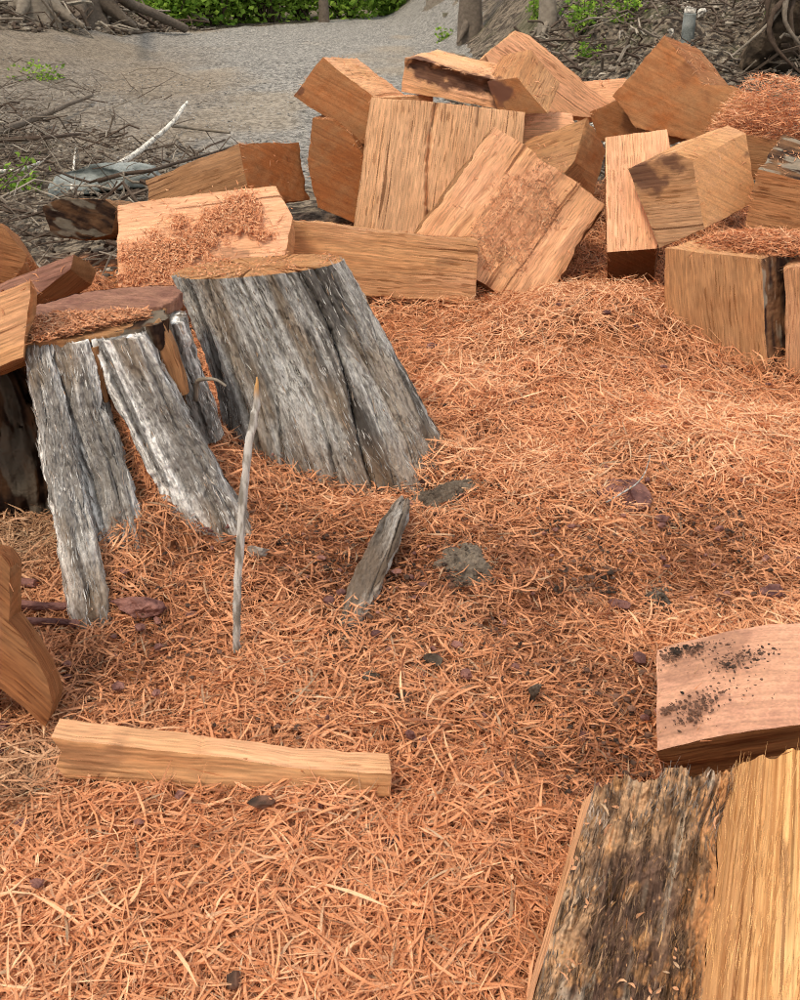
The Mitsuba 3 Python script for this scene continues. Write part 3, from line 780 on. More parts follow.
wd = (1, .12, 0)
ss = 'tree_stump_001'
put(ss + '__buttress', *sweep([at(116, 330, 2.95), at(153, 410, 2.88), at(190, 482, 2.80), at(216, 545, 2.73)], [.084, .086, .098, .120], [.07, .08, .08, .08], wd, seed=11, power=.5, zcut=.590, N=130, K=150, amp=.016), 'm_silver')
put(ss + '__buttress_001', *sweep([at(64, 336, 2.91), at(91, 430, 2.80), at(115, 512, 2.64), at(128, 575, 2.53)], [.074, .070, .068, .068], [.06, .07, .07, .06], wd, seed=12, power=.5, zcut=.590, N=110, K=150, amp=.016), 'm_silver')
put(ss + '__buttress_002', *sweep([at(38, 342, 2.88), at(58, 450, 2.68), at(79, 545, 2.46), at(96, 640, 2.28)], [.042, .048, .052, .044], [.05, .06, .06, .05], (1, .5, 0), seed=13, power=.6, zcut=.590, N=80, K=150, amp=.014), 'm_silver')
put(ss + '__buttress_003', *sweep([at(158, 300, 3.14), at(174, 345, 3.14), at(193, 400, 3.12), at(206, 440, 3.10)], [.062, .060, .056, .056], .07, wd, seed=14, power=.5, zcut=.570, N=90, K=110, amp=.014), 'm_silver')


def wood_uv(m, tone):
    return m[0], m[1], np.clip(m[2][:, ::-1] + 4, .1, 9.9) + [10 * round(tone[0] * 50), 10 * round(tone[1] * 50)]


put(ss + '__split_face', *wood_uv(sweep([at(152, 322, 3.02), at(166, 352, 3.01), at(180, 394, 2.99)], [.028, .036, .026], .05, wd, N=40, K=60, seed=15, amp=.006, power=.5), (.62, 1.25)), 'm_split')
put(ss + '__split_face_001', *wood_uv(sweep([at(94, 345, 2.90), at(101, 372, 2.89), at(108, 400, 2.88)], [.014, .014, .006], .03, wd, N=40, K=60, seed=16, amp=.006, power=.5), (.55, 1.2)), 'm_split')


def plate(px_poly, z, thick, tone, seed, mat='m_sawn', size=.014, tilt=(0, 0)):
    P = np.array([on(*q, z) for q in px_poly]); P = P[:, :2]
    if np.sum(P[:, 0] * np.roll(P[:, 1], -1) - P[:, 1] * np.roll(P[:, 0], -1)) < 0: P = P[::-1]
    M = m3.Manifold.extrude(m3.CrossSection([P.tolist()]), thick).translate((0, 0, z - thick)).refine_to_length(size)
    me = M.to_mesh(); V = np.array(me.vert_properties[:, :3], float); F = np.array(me.tri_verts)
    V = V + vec_noise(V, 14, seed) * [.03, .03, .02] + vec_noise(V, 60, seed + 1, 2) * .008
    c = V.mean(0)
    V[:, 2] += (V[:, 0] - c[0]) * tilt[0] + (V[:, 1] - c[1]) * tilt[1]
    return V, F, np.clip((V - c)[:, :2] + 4, .1, 9.9) + [10 * round(tone[0] * 50), 10 * round(tone[1] * 50)]


put(ss + '__sawn_top', *plate([(24, 343), (26, 322), (100, 311), (166, 309), (158, 319), (140, 327), (112, 333), (70, 340)], .598, .022, (.70, 1.3), 31), 'm_sawn')
put(ss + '__sawn_top_001', *plate([(33, 318), (37, 303), (90, 290), (150, 285), (174, 286), (183, 293), (160, 308), (100, 311)], .61, .045, (.62, 3.8), 32), 'm_sawn')
# the hollow, dark inside of the stump
core = [at(-60, 440, 3.05), at(30, 430, 3.05), at(120, 420, 3.05), at(180, 420, 3.06)]
put(ss + '__hollow_core', *cat([wood_uv(sweep([at(110, 322, 3.02), at(130, 420, 3.00), at(150, 520, 2.92)], [.17, .18, .19], .10, wd, seed=17, amp=.02), (.42, 1.3)),
                               wood_uv(sweep([at(-25, 372, 2.98), at(-10, 440, 2.95), at(0, 520, 2.92)], [.16, .20, .22], .08, wd, seed=19, amp=.03), (.30, 1.3))]), 'm_bark')
tag(ss, 'broken hollow stump with silver grey splayed buttresses and a shavings-covered purplish top', 'stump')
tag(ss + '__hollow_core', 'dark rotted inside of the stump')

# ------------------------------------------------------------------ the rotten log close by at the lower right corner
def rot_fn(p, n, uv):
    u, v = uv.x, uv.y
    a = fbm(u * 26, v * 6, 2.0, 4); b = fbm(p.x * 20, p.y * 20, p.z * 20, 5); f = fbm(u * 210, v * 34, 1.0, 3); fl = fbm(p.x * 130, p.y * 130, p.z * 130, 2)
    c = mix((.13, .075, .045), (.47, .29, .165), smoothstep(.32, .62, a * .4 + b * .6))
    wv = .9 * (fbm(p.x * 13, p.y * 13, p.z * 13, 4) - .5)
    heart = smoothstep(1.1, .6, dr.sqrt(dr.square((u - .12) / .10) + dr.square((v - .36) / .27)) + wv * 1.5)
    c = mix(c, mix((.045, .026, .022), (.15, .085, .062), b), heart * .9)                       # dark rotten heart
    gs = smoothstep(.46, .60, fbm(u * 60, v * 6, 11.0, 3)) * smoothstep(.15, .18, u + .05 * wv) * smoothstep(.30, .2, v)
    c = mix(c, C(.52, .45, .35), dr.maximum(gs, smoothstep(.60, .72, fbm(u * 38, v * 5, 11.0, 3)) * .5) * .8)
    c = mix(c, C(.50, .23, .085), smoothstep(.185, .225, u + .10 * (b - .5)) * .8)
    c = mix(c, C(.46, .24, .10), smoothstep(.56, .68, fbm(p.x * 26, p.y * 26, p.z * 26, 3)) * .55)
    c = mix(c, C(.58, .33, .15), smoothstep(.70, .80, fl) * .4)
    c = mix(c, C(.03, .02, .016), smoothstep(.58, .70, f) * .6)
    return c * (.45 + 1.1 * fl)


def rot_bump(p, n, uv): return .010 * fbm(uv.x * 60, uv.y * 9, 2.0, 3) + .010 * fbm(p.x * 60, p.y * 60, p.z * 60, 3)


def fresh_fn(p, n, uv):
    u, v = uv.x, uv.y
    a = fbm(u * 14, v * 1.6, 2.0, 3); l = noise(u * 300, v * 2.2, 4.0); f = fbm(u * 420, v * 9, 1.0, 2)
    c = mix((.69, .355, .125), (.87, .56, .26), a) * (.62 + .66 * f)
    c = mix(c, C(.40, .17, .05), smoothstep(.52, .78, l) * .75)
    c = mix(c, C(.22, .09, .03), smoothstep(.80, .86, noise(u * 120 + .8 * noise(v * 9, u * 20), v * 6, 6.0)) * .8)
    return mix(c, C(.30, .12, .04), smoothstep(.12, .0, u + .08 * (fbm(p.x * 30, p.y * 30, p.z * 12, 2) - .5)) * .7)


def fresh_bump(p, n, uv): return .006 * noise(uv.x * 120, uv.y * 1.2, 4.0) + .003 * noise(uv.x * 420, uv.y * 6, 1.0)


material('m_rot', rot_fn, .85, rot_bump, .2, True)
material('m_fresh', fresh_fn, .6, fresh_bump, .3, True)


def strip(A0, A1, B0, B1, nu, nv, relief, seed, jag=.0, bulge=.0, fu=30, fv=4, edge0=True, edge1=True, fibre=0.0, wa=None, wb=None):
    """a relief surface between the edge A0->A1 and the edge B0->B1 (u across, v along); its border rows keep the edges so that neighbours meet"""
    u, v = np.meshgrid(np.linspace(0, 1, nu), np.linspace(0, 1, nv), indexing='ij')
    P = (A0 * (1 - v[..., None]) + A1 * v[..., None]) * (1 - u[..., None]) + (B0 * (1 - v[..., None]) + B1 * v[..., None]) * u[..., None]
    W = np.linalg.norm(B0 - A0); Ln = np.linalg.norm(A1 - A0); n = unit(np.cross(B0 - A0, A1 - A0))
    if n @ (EYE - P[nu // 2, nv // 2]) < 0: n = -n
    Q = np.stack([u * W * fu, v * Ln * fv, u * 0 + seed], -1); Q2 = np.stack([u * W * 25, v * Ln * 18, u * 0 + seed], -1)
    r = (vfbm(Q, 4, seed) - .5) * 1.4 + (vfbm(Q2, 4, seed + 3) - .5) * .9
    ac = unit(B0 - A0); uo = u * W
    for sd_, wt in ((wa, 1 - u), (wb, u)):
        if sd_ is not None:
            vv = np.stack([v * Ln * 9, v * 0, v * 0 + sd_], -1)
            o_ = (vfbm(vv, 4, sd_) - .5) * .035 * wt ** 3 * sstep(0, .06, v); uo = uo + o_; P = P + ac * o_[..., None]
    if fibre:
        q = np.stack([u * W * 95 + 2 * vfbm(Q, 3, seed + 1), v * Ln * 5, u * 0 + seed], -1)
        r = r + fibre / relief * (vfbm(q, 3, seed + 6) - .5) * 3 * sstep(.35, .65, vfbm(Q * .35, 3, seed + 7)) + fibre / relief * (vfbm(Q2 * 3.2, 3, seed + 9) - .5) * 1.6
    fade = np.minimum(1, np.minimum(u / .05 if edge0 else 1, (1 - u) / .05 if edge1 else 1))
    P = P + n * ((r * relief + bulge * 4 * u * (1 - u)) * fade)[..., None]
    al = unit(A1 - A0)
    j = jag * (vfbm(np.stack([u * W * 40, u * 0, u * 0 + seed], -1), 4, seed + 8) - .5) * 2 * np.clip(1 - v * 4, 0, 1)
    P = P + al * j[..., None]
    f = grid_mesh(u, u, u)[1]
    return P.reshape(-1, 3), f, np.stack([uo, v * Ln], -1).reshape(-1, 2)


a0, a1 = at(594, 788, 1.40), at(516, 1060, 1.045)
b0, b1 = at(734, 768, 1.395), at(694, 1070, 1.03)
c0, c1 = at(900, 720, 1.43), at(930, 1080, 1.04)
dn = np.array([.03, .10, -.26])
l0, l1 = a0 + [-.016, .0, -.035], a1 + [-.016, .0, -.035]
rk = 'rotten_log'
put(rk + '__rotten_face', *strip(a0, a1, b0, b1, 230, 380, .042, 4, jag=.026, bulge=.040, fibre=.018, wb=91), 'm_rot')
put(rk + '__split_face', *strip(b0, b1, c0, c1, 130, 200, .008, 6, jag=.012, fu=60, fv=1.2, wa=91), 'm_fresh')
put(rk + '__edge_strip', *wood_uv(strip(l0, l1, a0, a1, 14, 160, .004, 7, edge1=False, edge0=False), (.95, .55)), 'm_split')
pl = [strip(l0 + dn, l1 + dn, l0, l1, 30, 120, .012, 9, edge0=False), strip(l0 + dn, l0 + dn + (c0 - l0) * .9, l0, a0, 40, 60, .0, 2)]
put(rk + '__split_face_001', *wood_uv(cat([pl[0]]), (.6, 1.1)), 'm_split')
n0 = np.array([.0, .05, -.30])
put(rk + '__sawn_end', *wood_uv(cat([strip(a0, a0 + n0, b0, b0 + n0, 60, 40, .006, 12, jag=0), strip(b0, b0 + n0, c0, c0 + n0, 50, 40, .006, 13, jag=0)]), (.6, 1.2)), 'm_sawn')
tag(rk, 'large rotten log with a fibrous brown decayed face and a bright yellow split side', 'log')
tag(rk + '__rotten_face', 'decayed brown and grey fibrous face')
tag(rk + '__split_face', 'bright yellow freshly split side')


def fringe(key, label, v, f, count, along, lmin, lmax, wmin, wmax, tone, d, seed, lift=.05, tilt=.10, mask=None, near=None):
    """loose fibres and flakes lying along the grain of a surface, one part of its thing"""
    r = np.random.default_rng(seed); tri = v[f]; cr = np.cross(tri[:, 1] - tri[:, 0], tri[:, 2] - tri[:, 0]); ar = np.linalg.norm(cr, axis=1)
    nn = cr / (ar[:, None] + 1e-12); face = ((EYE - tri[:, 0]) * nn).sum(1); nn = np.where((face < 0)[:, None] & (near is not None), -nn, nn)
    ar = ar * (((EYE - tri[:, 0]) * nn).sum(1) > 0)
    k = r.choice(len(tri), count, p=ar / ar.sum()); w = r.dirichlet([1, 1, 1], count); c = (tri[k] * w[..., None]).sum(1); up = nn[k]
    keep = vfbm(c * [22, 22, 7], 3, seed) > r.uniform(.30, .68, count)
    c, up = c[keep], up[keep]; n = len(c)
    g = np.asarray(along(c), float); t1 = np.cross(up, [0.13, .98, .1]); t1 /= np.linalg.norm(t1, axis=1, keepdims=True); t2 = np.cross(up, t1)
    yaw = np.arctan2((g * t2).sum(1), (g * t1).sum(1)) + r.normal(0, .10, n)
    m = strands(c + up * .0015, up, r.uniform(lmin, lmax, n) * r.uniform(.4, 1, n), r.uniform(wmin, wmax, n), yaw, r.normal(0, tilt, n), np.abs(r.normal(0, lift, n)), r.normal(0, .03, n), r.normal(0, .35, n),
                np.clip(tone(c, r, n), 0, 1), np.clip(d(c, r, n), 0, 1.95), 2)
    put(key, *m, 'm_fibre', smooth=False); tag(key, label, kind='stuff')


gv1 = unit([.30, -.12, -.62])
grey = lambda lo, sp: (lambda c, r, n: lo + .55 * (vfbm(c * [9, 9, 3], 3, 8) - .5) * 2 + r.normal(0, sp, n))
fringe('tree_stump__loose_fibres', 'lifted grey fibres and flakes', W2, F_, 4500, lambda c: np.tile(gv1, (len(c), 1)), .015, .07, .0015, .0045, grey(.38, .14), lambda c, r, n: (r.uniform(size=n) < .25) * r.uniform(.2, .9, n), 5)
BV, BF, nb = [], [], 0
for k, (pth, s_) in enumerate((([at(116, 330, 2.95), at(212, 540, 2.74)], ''), ([at(64, 336, 2.91), at(131, 575, 2.53)], '_001'), ([at(38, 342, 2.88), at(96, 640, 2.28)], '_002'), ([at(158, 300, 3.14), at(206, 440, 3.10)], '_003'))):
    q = mikit.meshkit.WRITTEN[scene[ss + '__buttress' + s_]['filename']]
    gq = unit(pth[1] - pth[0])
    fringe(free(ss + '__loose_fibres'), 'lifted silver grey fibres and flakes', np.asarray(q[0], float), q[1], 1100, lambda c, gq=gq: np.tile(gq, (len(c), 1)), .012, .06, .0014, .004, grey(.66, .16), lambda c, r, n: (r.uniform(size=n) < .2) * r.uniform(.2, .9, n), 30 + k)
q = mikit.meshkit.WRITTEN[scene[rk + '__rotten_face']['filename']]
rt = unit(a1 - a0)
fringe(rk + '__loose_fibres', 'torn brown and grey fibres', np.asarray(q[0], float), q[1], 6000, lambda c: np.tile(rt, (len(c), 1)), .006, .05, .0008, .0038, lambda c, r, n: .34 + .9 * (vfbm(c * [18, 18, 9], 3, 4) - .5) + r.normal(0, .2, n),
       lambda c, r, n: np.clip(.95 - 1.6 * np.clip(vfbm(c * [12, 12, 6], 3, 14) - .5, 0, 1) + (r.uniform(size=n) < .12) * .6, 0, 1.9), 51, near=True, tilt=.16, lift=.09)
q = mikit.meshkit.WRITTEN[scene[rk + '__split_face']['filename']]
fringe(rk + '__loose_fibres_001', 'fine yellow torn fibres', np.asarray(q[0], float), q[1], 3600, lambda c: np.tile(unit(b1 - b0), (len(c), 1)), .02, .09, .0005, .0016, lambda c, r, n: r.uniform(.15, 1, n), lambda c, r, n: r.uniform(1.6, 1.95, n), 52, near=True, tilt=.015, lift=.015)

# shavings packed between the stump's two wider buttresses

# ------------------------------------------------------------------ small things lying about
def lump(key, label, cat_, px, py, z, size, mat, seed, rot=0.0, tilt=0.0, ang=.5):
    key = free(key); put(key, *chunk(on(px, py, z), size, seed, rot, tilt, ang), mat, smooth=35 if False else True); tag(key, label, cat_); return key


def ground_at(px, py, dz=0.0):
    """where the ray through a pixel first meets the terrain raised by dz"""
    r = ray(px, py); t = np.concatenate([np.arange(.8, 9, .01), np.arange(9, 60, .04)])
    p = EYE + t[:, None] * r; k = np.argmax(p[:, 2] < H(p[:, 0], p[:, 1]) + dz)
    q = p[k] if k else EYE + r * 40.0
    return np.array([q[0], q[1], float(H(q[0], q[1])) + dz])


def lump_g(key, label, cat_, px, py, size, mat, seed, rot=0.0, tilt=0.0, ang=.5, dz=.012):
    key = free(key); p = ground_at(px, py, dz + .022); put(key, *chunk(p, size, seed, rot, tilt, ang), mat); tag(key, label, cat_); return key


def gp(px, py, dz): return ground_at(px, py, dz)


key = 'upright_stick'
bt = ground_at(237, 668, -.03)
put(key, *tube([bt, at(237, 610, 2.16), at(241, 530, 2.19), at(248, 450, 2.23), at(256, 405, 2.26), at(257, 377, 2.27)], [.0098, .0098, .0100, .0100, .0085, .0020], 12, 5, .007, sub=10), 'm_grey_stick')
tag(key, 'thin grey upright stick with a broken yellow tip, stuck in the shavings between the stumps', 'stick')
key = 'wood_splinter'
sp0, sp1 = ground_at(404, 530, .0), ground_at(340, 656, -.005)
put(key, *sweep([sp0 + [0, 0, .10], sp0 * .72 + sp1 * .28 + [0, 0, .085], sp0 * .36 + sp1 * .64 + [0, 0, .055], sp1 + [0, 0, .0]], [.016, .036, .040, .008], [.018, .03, .028, .008], (1, .2, 0), N=72, K=110, seed=41, amp=.012, power=.6), 'm_weather')
tag(key, 'grey weathered splinter of wood leaning up from the shavings right of the upright stick', 'splinter')

def soil_patch(label, px, py, rx, ry, rot, seed, rise=.034):
    key = free('soil_patch'); c = ground_at(px, py, .02); n, m = 40, 90
    rr, th_ = np.meshgrid(np.linspace(0, 1, n), np.linspace(0, 2 * np.pi, m), indexing='ij')
    rad = 1 + .9 * (vfbm(np.stack([np.cos(th_) * 1.6, np.sin(th_) * 1.6, th_ * 0 + seed], -1), 4, seed) - .5)
    x0, y0 = rr * rad * rx * np.cos(th_), rr * rad * ry * np.sin(th_)
    x, y = c[0] + x0 * math.cos(rot) - y0 * math.sin(rot), c[1] + x0 * math.sin(rot) + y0 * math.cos(rot)
    q = np.stack([x, y, x * 0], -1)
    z = H(x, y) + rise * (1 - rr ** 2.2) + .012 * (vfbm(q * 40, 3, seed) - .5) + .006 * (vfbm(q * 130, 2, seed) - .5) + .05 * (vfbm(q * 9, 3, seed + 2) - .5) - .012
    v, f = grid_mesh(x, y, z); put(key, v, f, v[:, :2], 'm_soil'); tag(key, label, 'soil', kind='stuff')
    r = np.random.default_rng(seed); g = r.normal(0, .45, (150, 2)); xs, ys = c[0] + g[:, 0] * rx, c[1] + g[:, 1] * ry
    crumbs(free('soil_crumbs'), 'gritty crumbs on the ' + label, 'soil crumbs', 'm_soil', xs, ys, .004, .016, rise + .01, seed)


soil_patch('dark grey brown soil at the right foot of the leaning stump', 440, 500, .16, .085, .15, 3, .085)
soil_patch('small gritty soil patch right of the grey splinter', 466, 563, .09, .12, .3, 4, .062)
soil_patch('strip of gritty soil left of the dirt-smeared slab', 660, 602, .035, .07, .2, 5, .058)


lump_g('bark_slab', 'flat dark red slab of bark lying on the shavings under a thin twig', 'bark', 624, 494, (.16, .20, .045), 'm_redchip', 6, .5, .2, .8, dz=.018)
lump_g('bark_slab', 'purple brown piece of bark lying at the foot of the hollow stump', 'bark', 136, 609, (.155, .07, .055), 'm_redchip', 7, -.05, 0, .7, dz=.022)
lump_g('bark_slab', 'small dark red flat chip of bark left of the dirt-smeared slab', 'bark', 618, 606, (.07, .05, .03), 'm_redchip', 8, .2, 0, .7)
lump_g('bark_slab', 'dark bark chip above the right end of the dirt-smeared slab', 'bark', 772, 592, (.08, .06, .03), 'm_redchip', 9, .4, 0, .7)
lump_g('bark_slab', 'blackish bark lump in front of the split log', 'bark', 261, 806, (.055, .035, .03), 'm_dirt', 10, .2, 0, .6, dz=.03)
lump_g('bark_slab', 'dark bark lump below the weathered grey splinter', 'bark', 404, 698, (.035, .06, .04), 'm_dirt', 11, .2, 0, .6, dz=.02)
lump_g('wood_chip', 'small grey chip standing in the shavings left of the dirt-smeared slab', 'wood chip', 534, 696, (.035, .03, .085), 'm_soil', 12, .2, .3, .7, dz=.02)
lump_g('pebble', 'small pale grey pebble between the splinter and the split log', 'pebble', 371, 676, (.045, .035, .025), 'm_soil', 13, .2, 0, .5, dz=.022)
lump_g('wood_chip', 'grey chip with a dark underside right of the splinter tip', 'wood chip', 435, 662, (.06, .035, .03), 'm_soil', 14, -.5, 0, .7, dz=.022)
lump_g('wood_chip', 'pale grey stone-like chip at the foot of the upright stick', 'wood chip', 258, 552, (.07, .04, .04), 'm_weather', 15, .1, 0, .6, dz=.02)
lump_g('bark_slab', 'black bark lump on the shavings close to the lower edge', 'bark', 232, 980, (.03, .04, .03), 'm_dirt', 16, .2, 0, .6, dz=.03)

def twig(key, label, pts, r0, r1, mat='m_stick', cat_='twig', seed=0, rough=.003, code=1.5, group=None):
    key = free(key); put(key, *tube(pts, np.linspace(r0, r1, len(pts)), 7, seed, rough, code, sub=6), mat); tag(key, label, cat_, group); return key


twig('twig', 'thin grey twig lying across the flat dark red bark slab', [gp(606, 503, .05), gp(628, 490, .065), gp(642, 478, .06), gp(650, 456, .07)], .003, .0015, 'm_grey_stick')
twig('twig', 'dark bent twig sticking out between the two grey stumps', [at(196, 400, 3.05), at(199, 380, 3.02), at(212, 379, 3.00), at(226, 386, 2.99)], .008, .004, 'm_stick', code=2.5)
twig('twig', 'dark twig poking up left of the grey pebble-like chip', [gp(408, 628, .02), gp(420, 645, .03), gp(440, 670, .02), gp(448, 690, .01)], .003, .002, 'm_stick', code=4.5)
twig('root', 'glossy dark red root in the hollow left of the broken stump', [gp(10, 622, .03), gp(40, 622, .045), gp(62, 624, .04), gp(78, 626, .02)], .011, .008, 'm_redchip', 'root')
twig('root', 'dark brown root above the red one in the hollow', [gp(-10, 600, .04), gp(30, 606, .05), gp(72, 607, .04)], .016, .010, 'm_redchip', 'root')
twig('root', 'short brown root end at the back of the hollow', [gp(8, 582, .03), gp(36, 584, .045)], .014, .012, 'm_redchip', 'root')

# loose shavings lying on the blocks
def on_block(key, label, bk, seed, count, px_ok, height=.03, **kw):
    P, n, E = BLOCKS[bk]
    c = P.mean(0); a = unit(np.cross([0, 0, 1], n)); b = np.cross(n, a); q = P - c
    lo = np.array([(q @ a).min(), (q @ b).min()]); hi = np.array([(q @ a).max(), (q @ b).max()])
    g = px_ok; ok_poly = Polygon(np.column_stack([(q2 @ a, q2 @ b) for q2 in [proj(*s, P[0], n) - c for s in g]]).T if False else [((proj(*s, P[0], n) - c) @ a, (proj(*s, P[0], n) - c) @ b) for s in g])
    prepare(ok_poly)

    def dens(u, v, base):
        s, t = (base - c) @ a, (base - c) @ b
        jit = vec_noise(np.stack([s, t, s * 0], -1), 14, seed, 4)[:, :2] * .26 + np.random.default_rng(seed).normal(0, .014, (len(s), 2)) * np.random.default_rng(seed + 1).exponential(1, (len(s), 1))
        return contains_xy(ok_poly, s + jit[:, 0], t + jit[:, 1]) * 1.0
    heap_on(key, label, c + a * lo[0] + b * lo[1], n, a * (hi - lo)[0], b * (hi - lo)[1], count, dens=dens, height=height, seed=seed, **kw)


def proj(px, py, p0, n):
    d = ray(px, py); return EYE + d * (((p0 - EYE) @ n) / (d @ n))


on_block('shavings_heap', 'fine shavings spilled in a diagonal band over the pale block face', 'wood_block', 51, 26000, [(118, 285), (121, 245), (165, 236), (200, 212), (240, 200), (262, 206), (258, 232), (225, 232), (205, 252), (190, 285)], lmin=.010, lmax=.042, height=.030, tone0=.50, small=.5)
on_block('shavings_heap', 'shavings caught in the hollow middle of the leaning block', 'wood_block_006', 52, 9000, [(500, 285), (462, 240), (490, 200), (520, 170), (560, 168), (560, 200), (520, 270)], lmin=.010, lmax=.035, height=.012, tone0=.40, dull0=.2, small=.5)
BLK = BLOCKS['wood_block_019'][0], BLOCKS['wood_block_019'][2]


def top_heap(key, label, p00, e1, e2, count, seed, h, **kw):
    def dens(a, b, base): return np.clip(1.25 - ((a - .5) ** 2 + (b - .5) ** 2) * 4, 0, 1)
    heap_on(key, label, p00, np.array([0, 0, 1.0]), e1, e2, count, dens=dens, height=h, seed=seed, **kw)


P, n, E = BLOCKS['wood_block_019']
top_heap('shavings_heap', 'shavings lying on the flat top of the half buried block', P[0] + [.06, .02, .0], (P[2] - P[0]) * 1.35, E * .95, 5200, 53, .05, tone0=.45)
P, n, E = BLOCKS['wood_block_017']
top_heap('shavings_heap', 'tall heap of orange shavings on the dark sided block at the right edge', P[0] + [-.03, -.02, .0], (P[2] - P[0]) * 1.1, E * 1.0, 9000, 54, .30, tone0=.55)

# shavings on the broken stump's top and crumbs of fibre on the rotten face
q0, q1, q2 = on(34, 346, .60), on(150, 320, .60), on(30, 322, .60)
def dens_t(a, b, base): return 1.0 * (a + b < 1.25)
heap_on('shavings_heap', "coarse shavings lying along the broken hollow stump's lower top step", q0, np.array([0, 0, 1.]), (q1 - q0) * 1.02, (q2 - q0) * .9, 5200, dens=dens_t, height=.022, lmin=.012, lmax=.045, tone0=.36, seed=55, dull0=.15)
fn_ = unit(np.cross(b0 - a0, a1 - a0)); fn_ = fn_ if fn_[2] > 0 else -fn_
def dens_r(a, b, base): return .25 + .75 * sstep(.5, .62, vfbm(base * 14, 3, 5))
heap_on('shavings_heap', 'stray bright shavings and splinters lying on the rotten log face', a0 + fn_ * .012, fn_, (b0 - a0) * .97, (a1 - a0) * .97, 260, dens=dens_r, height=.012, lmin=.006, lmax=.035, tone0=.48, seed=56, dull0=.3, nseg=3, small=.7)

# shavings sprinkled over the pile and torn fibres along the blocks' edges
V_, N2, wts = [], [], []
for v, f, nn in TOPS:
    if abs(nn[2]) > .3:
        tri = v[f]; ar = np.linalg.norm(np.cross(tri[:, 1] - tri[:, 0], tri[:, 2] - tri[:, 0]), axis=1) / 2
        V_.append(tri); N2.append(np.tile(nn, (len(f), 1))); wts.append(ar * max(nn[2] - .25, 0))
tri, N2, wts = np.vstack(V_), np.vstack(N2), np.concatenate(wts)
keep = (tri[:, 0, 1] > 2.4); tri, N2, wts = tri[keep], N2[keep], wts[keep]
k = rng.choice(len(tri), 4200, p=wts / wts.sum()); w2 = rng.dirichlet([1, 1, 1], len(k))
cp = (tri[k] * w2[..., None]).sum(1); kk = vfbm(cp * 7, 3, 88) > .50; cp, nk = cp[kk], N2[k][kk]; n_ = len(cp)
m = strands(cp + nk * .004, nk, rng.uniform(.008, .045, n_), rng.uniform(.002, .005, n_), rng.uniform(0, 6.28, n_), rng.normal(0, .12, n_), np.abs(rng.normal(0, .06, n_)), rng.normal(0, .1, n_), rng.normal(0, .4, n_),
            np.clip(rng.normal(.52, .2, n_), 0, 1), (rng.uniform(size=n_) < .2) * .5, 2)
put('wood_shavings_001', *m, 'm_shaving', smooth=False); tag('wood_shavings_001', 'loose flakes of shavings sprinkled thinly over the tops of the piled blocks', 'wood shavings', kind='stuff')
cs_, ds_, us_ = [], [], []
for q0, q1, g, mid in EDGES:
    ln = np.linalg.norm(q1 - q0); along = abs(unit(q1 - q0) @ g); m_ = int(ln * (26 if along > .7 else 45))
    if q0[1] < 2.4: m_ = m_ // 2
    t = rng.uniform(0, 1, m_)[:, None]; cc = q0 + (q1 - q0) * t; o = unit_(cc - mid) if False else (cc - mid) / np.linalg.norm(cc - mid, axis=1, keepdims=True)
    cs_.append(cc - o * .004); us_.append(o); ds_.append(np.tile(g, (m_, 1)))
cc, oo, gg = np.vstack(cs_), np.vstack(us_), np.vstack(ds_); kk = vfbm(cc * 5, 3, 99) > .5; cc, oo, gg = cc[kk], oo[kk], gg[kk]; n_ = len(cc)
t1 = np.cross(oo, [0.13, .98, .1]); t1 /= np.linalg.norm(t1, axis=1, keepdims=True); t2 = np.cross(oo, t1)
yaw = np.arctan2((gg * t2).sum(1), (gg * t1).sum(1)) + rng.normal(0, .25, n_)
m = strands(cc, oo, rng.uniform(.012, .07, n_), rng.uniform(.0012, .0035, n_), yaw, rng.normal(0, .18, n_), np.abs(rng.normal(0, .05, n_)), rng.normal(0, .06, n_), rng.normal(0, .5, n_), np.clip(rng.normal(.5, .2, n_), 0, 1), (rng.uniform(size=n_) < .3) * .6, 2)
put('torn_fibres', *m, 'm_shaving', smooth=False); tag('torn_fibres', 'torn wood fibres and splinters fringing the edges of the blocks', 'splinters', kind='stuff')

x, y = scatter(9000, 1.2, 4.6); ok = rng.uniform(size=len(x)) < .03 + .16 * spot(x, y, DIRTY)
crumbs('bark_flakes', 'red brown flakes of bark mixed into the shavings', 'bark flakes', 'm_redchip', x[ok], y[ok], .018, .060, .045, 31)

w0, w1, w2 = at(112, 405, 2.93), at(166, 540, 2.70), at(140, 405, 2.93)
heap_on('shavings_heap', 'shavings packed in the gap between the two wide buttresses of the hollow stump', w0 + [0, -.0, 0], unit([0, -.6, .8]), w1 - w0, w2 - w0, 2600, height=.05, lmin=.03, lmax=.10, tone0=.34, seed=57)
t0 = W2.reshape(K_, N_ + 1, 3)[-1]
heap_on('shavings_heap', 'thin dusting of sawdust and shavings on the sawn top of the leaning stump', np.array([t0[:, 0].min(), t0[:, 1].min(), t0[:, 2].mean() - .022]), unit([-.085, .02, 1]), np.array([np.ptp(t0[:, 0]), 0, np.ptp(t0[:, 0]) * .085]), np.array([0, np.ptp(t0[:, 1]), 0]), 1500,
        dens=lambda a, b, q: ((a - .5) ** 2 + (b - .5) ** 2 < .22) * sstep(.40, .6, vfbm(q * 9, 3, 4)), height=.006, lmin=.004, lmax=.022, tone0=.42, seed=58)

# ------------------------------------------------------------------ branches, slash, shrubs and trunks round the road
def g0(px, py, dz=0.0): return ground_at(px, py, dz)


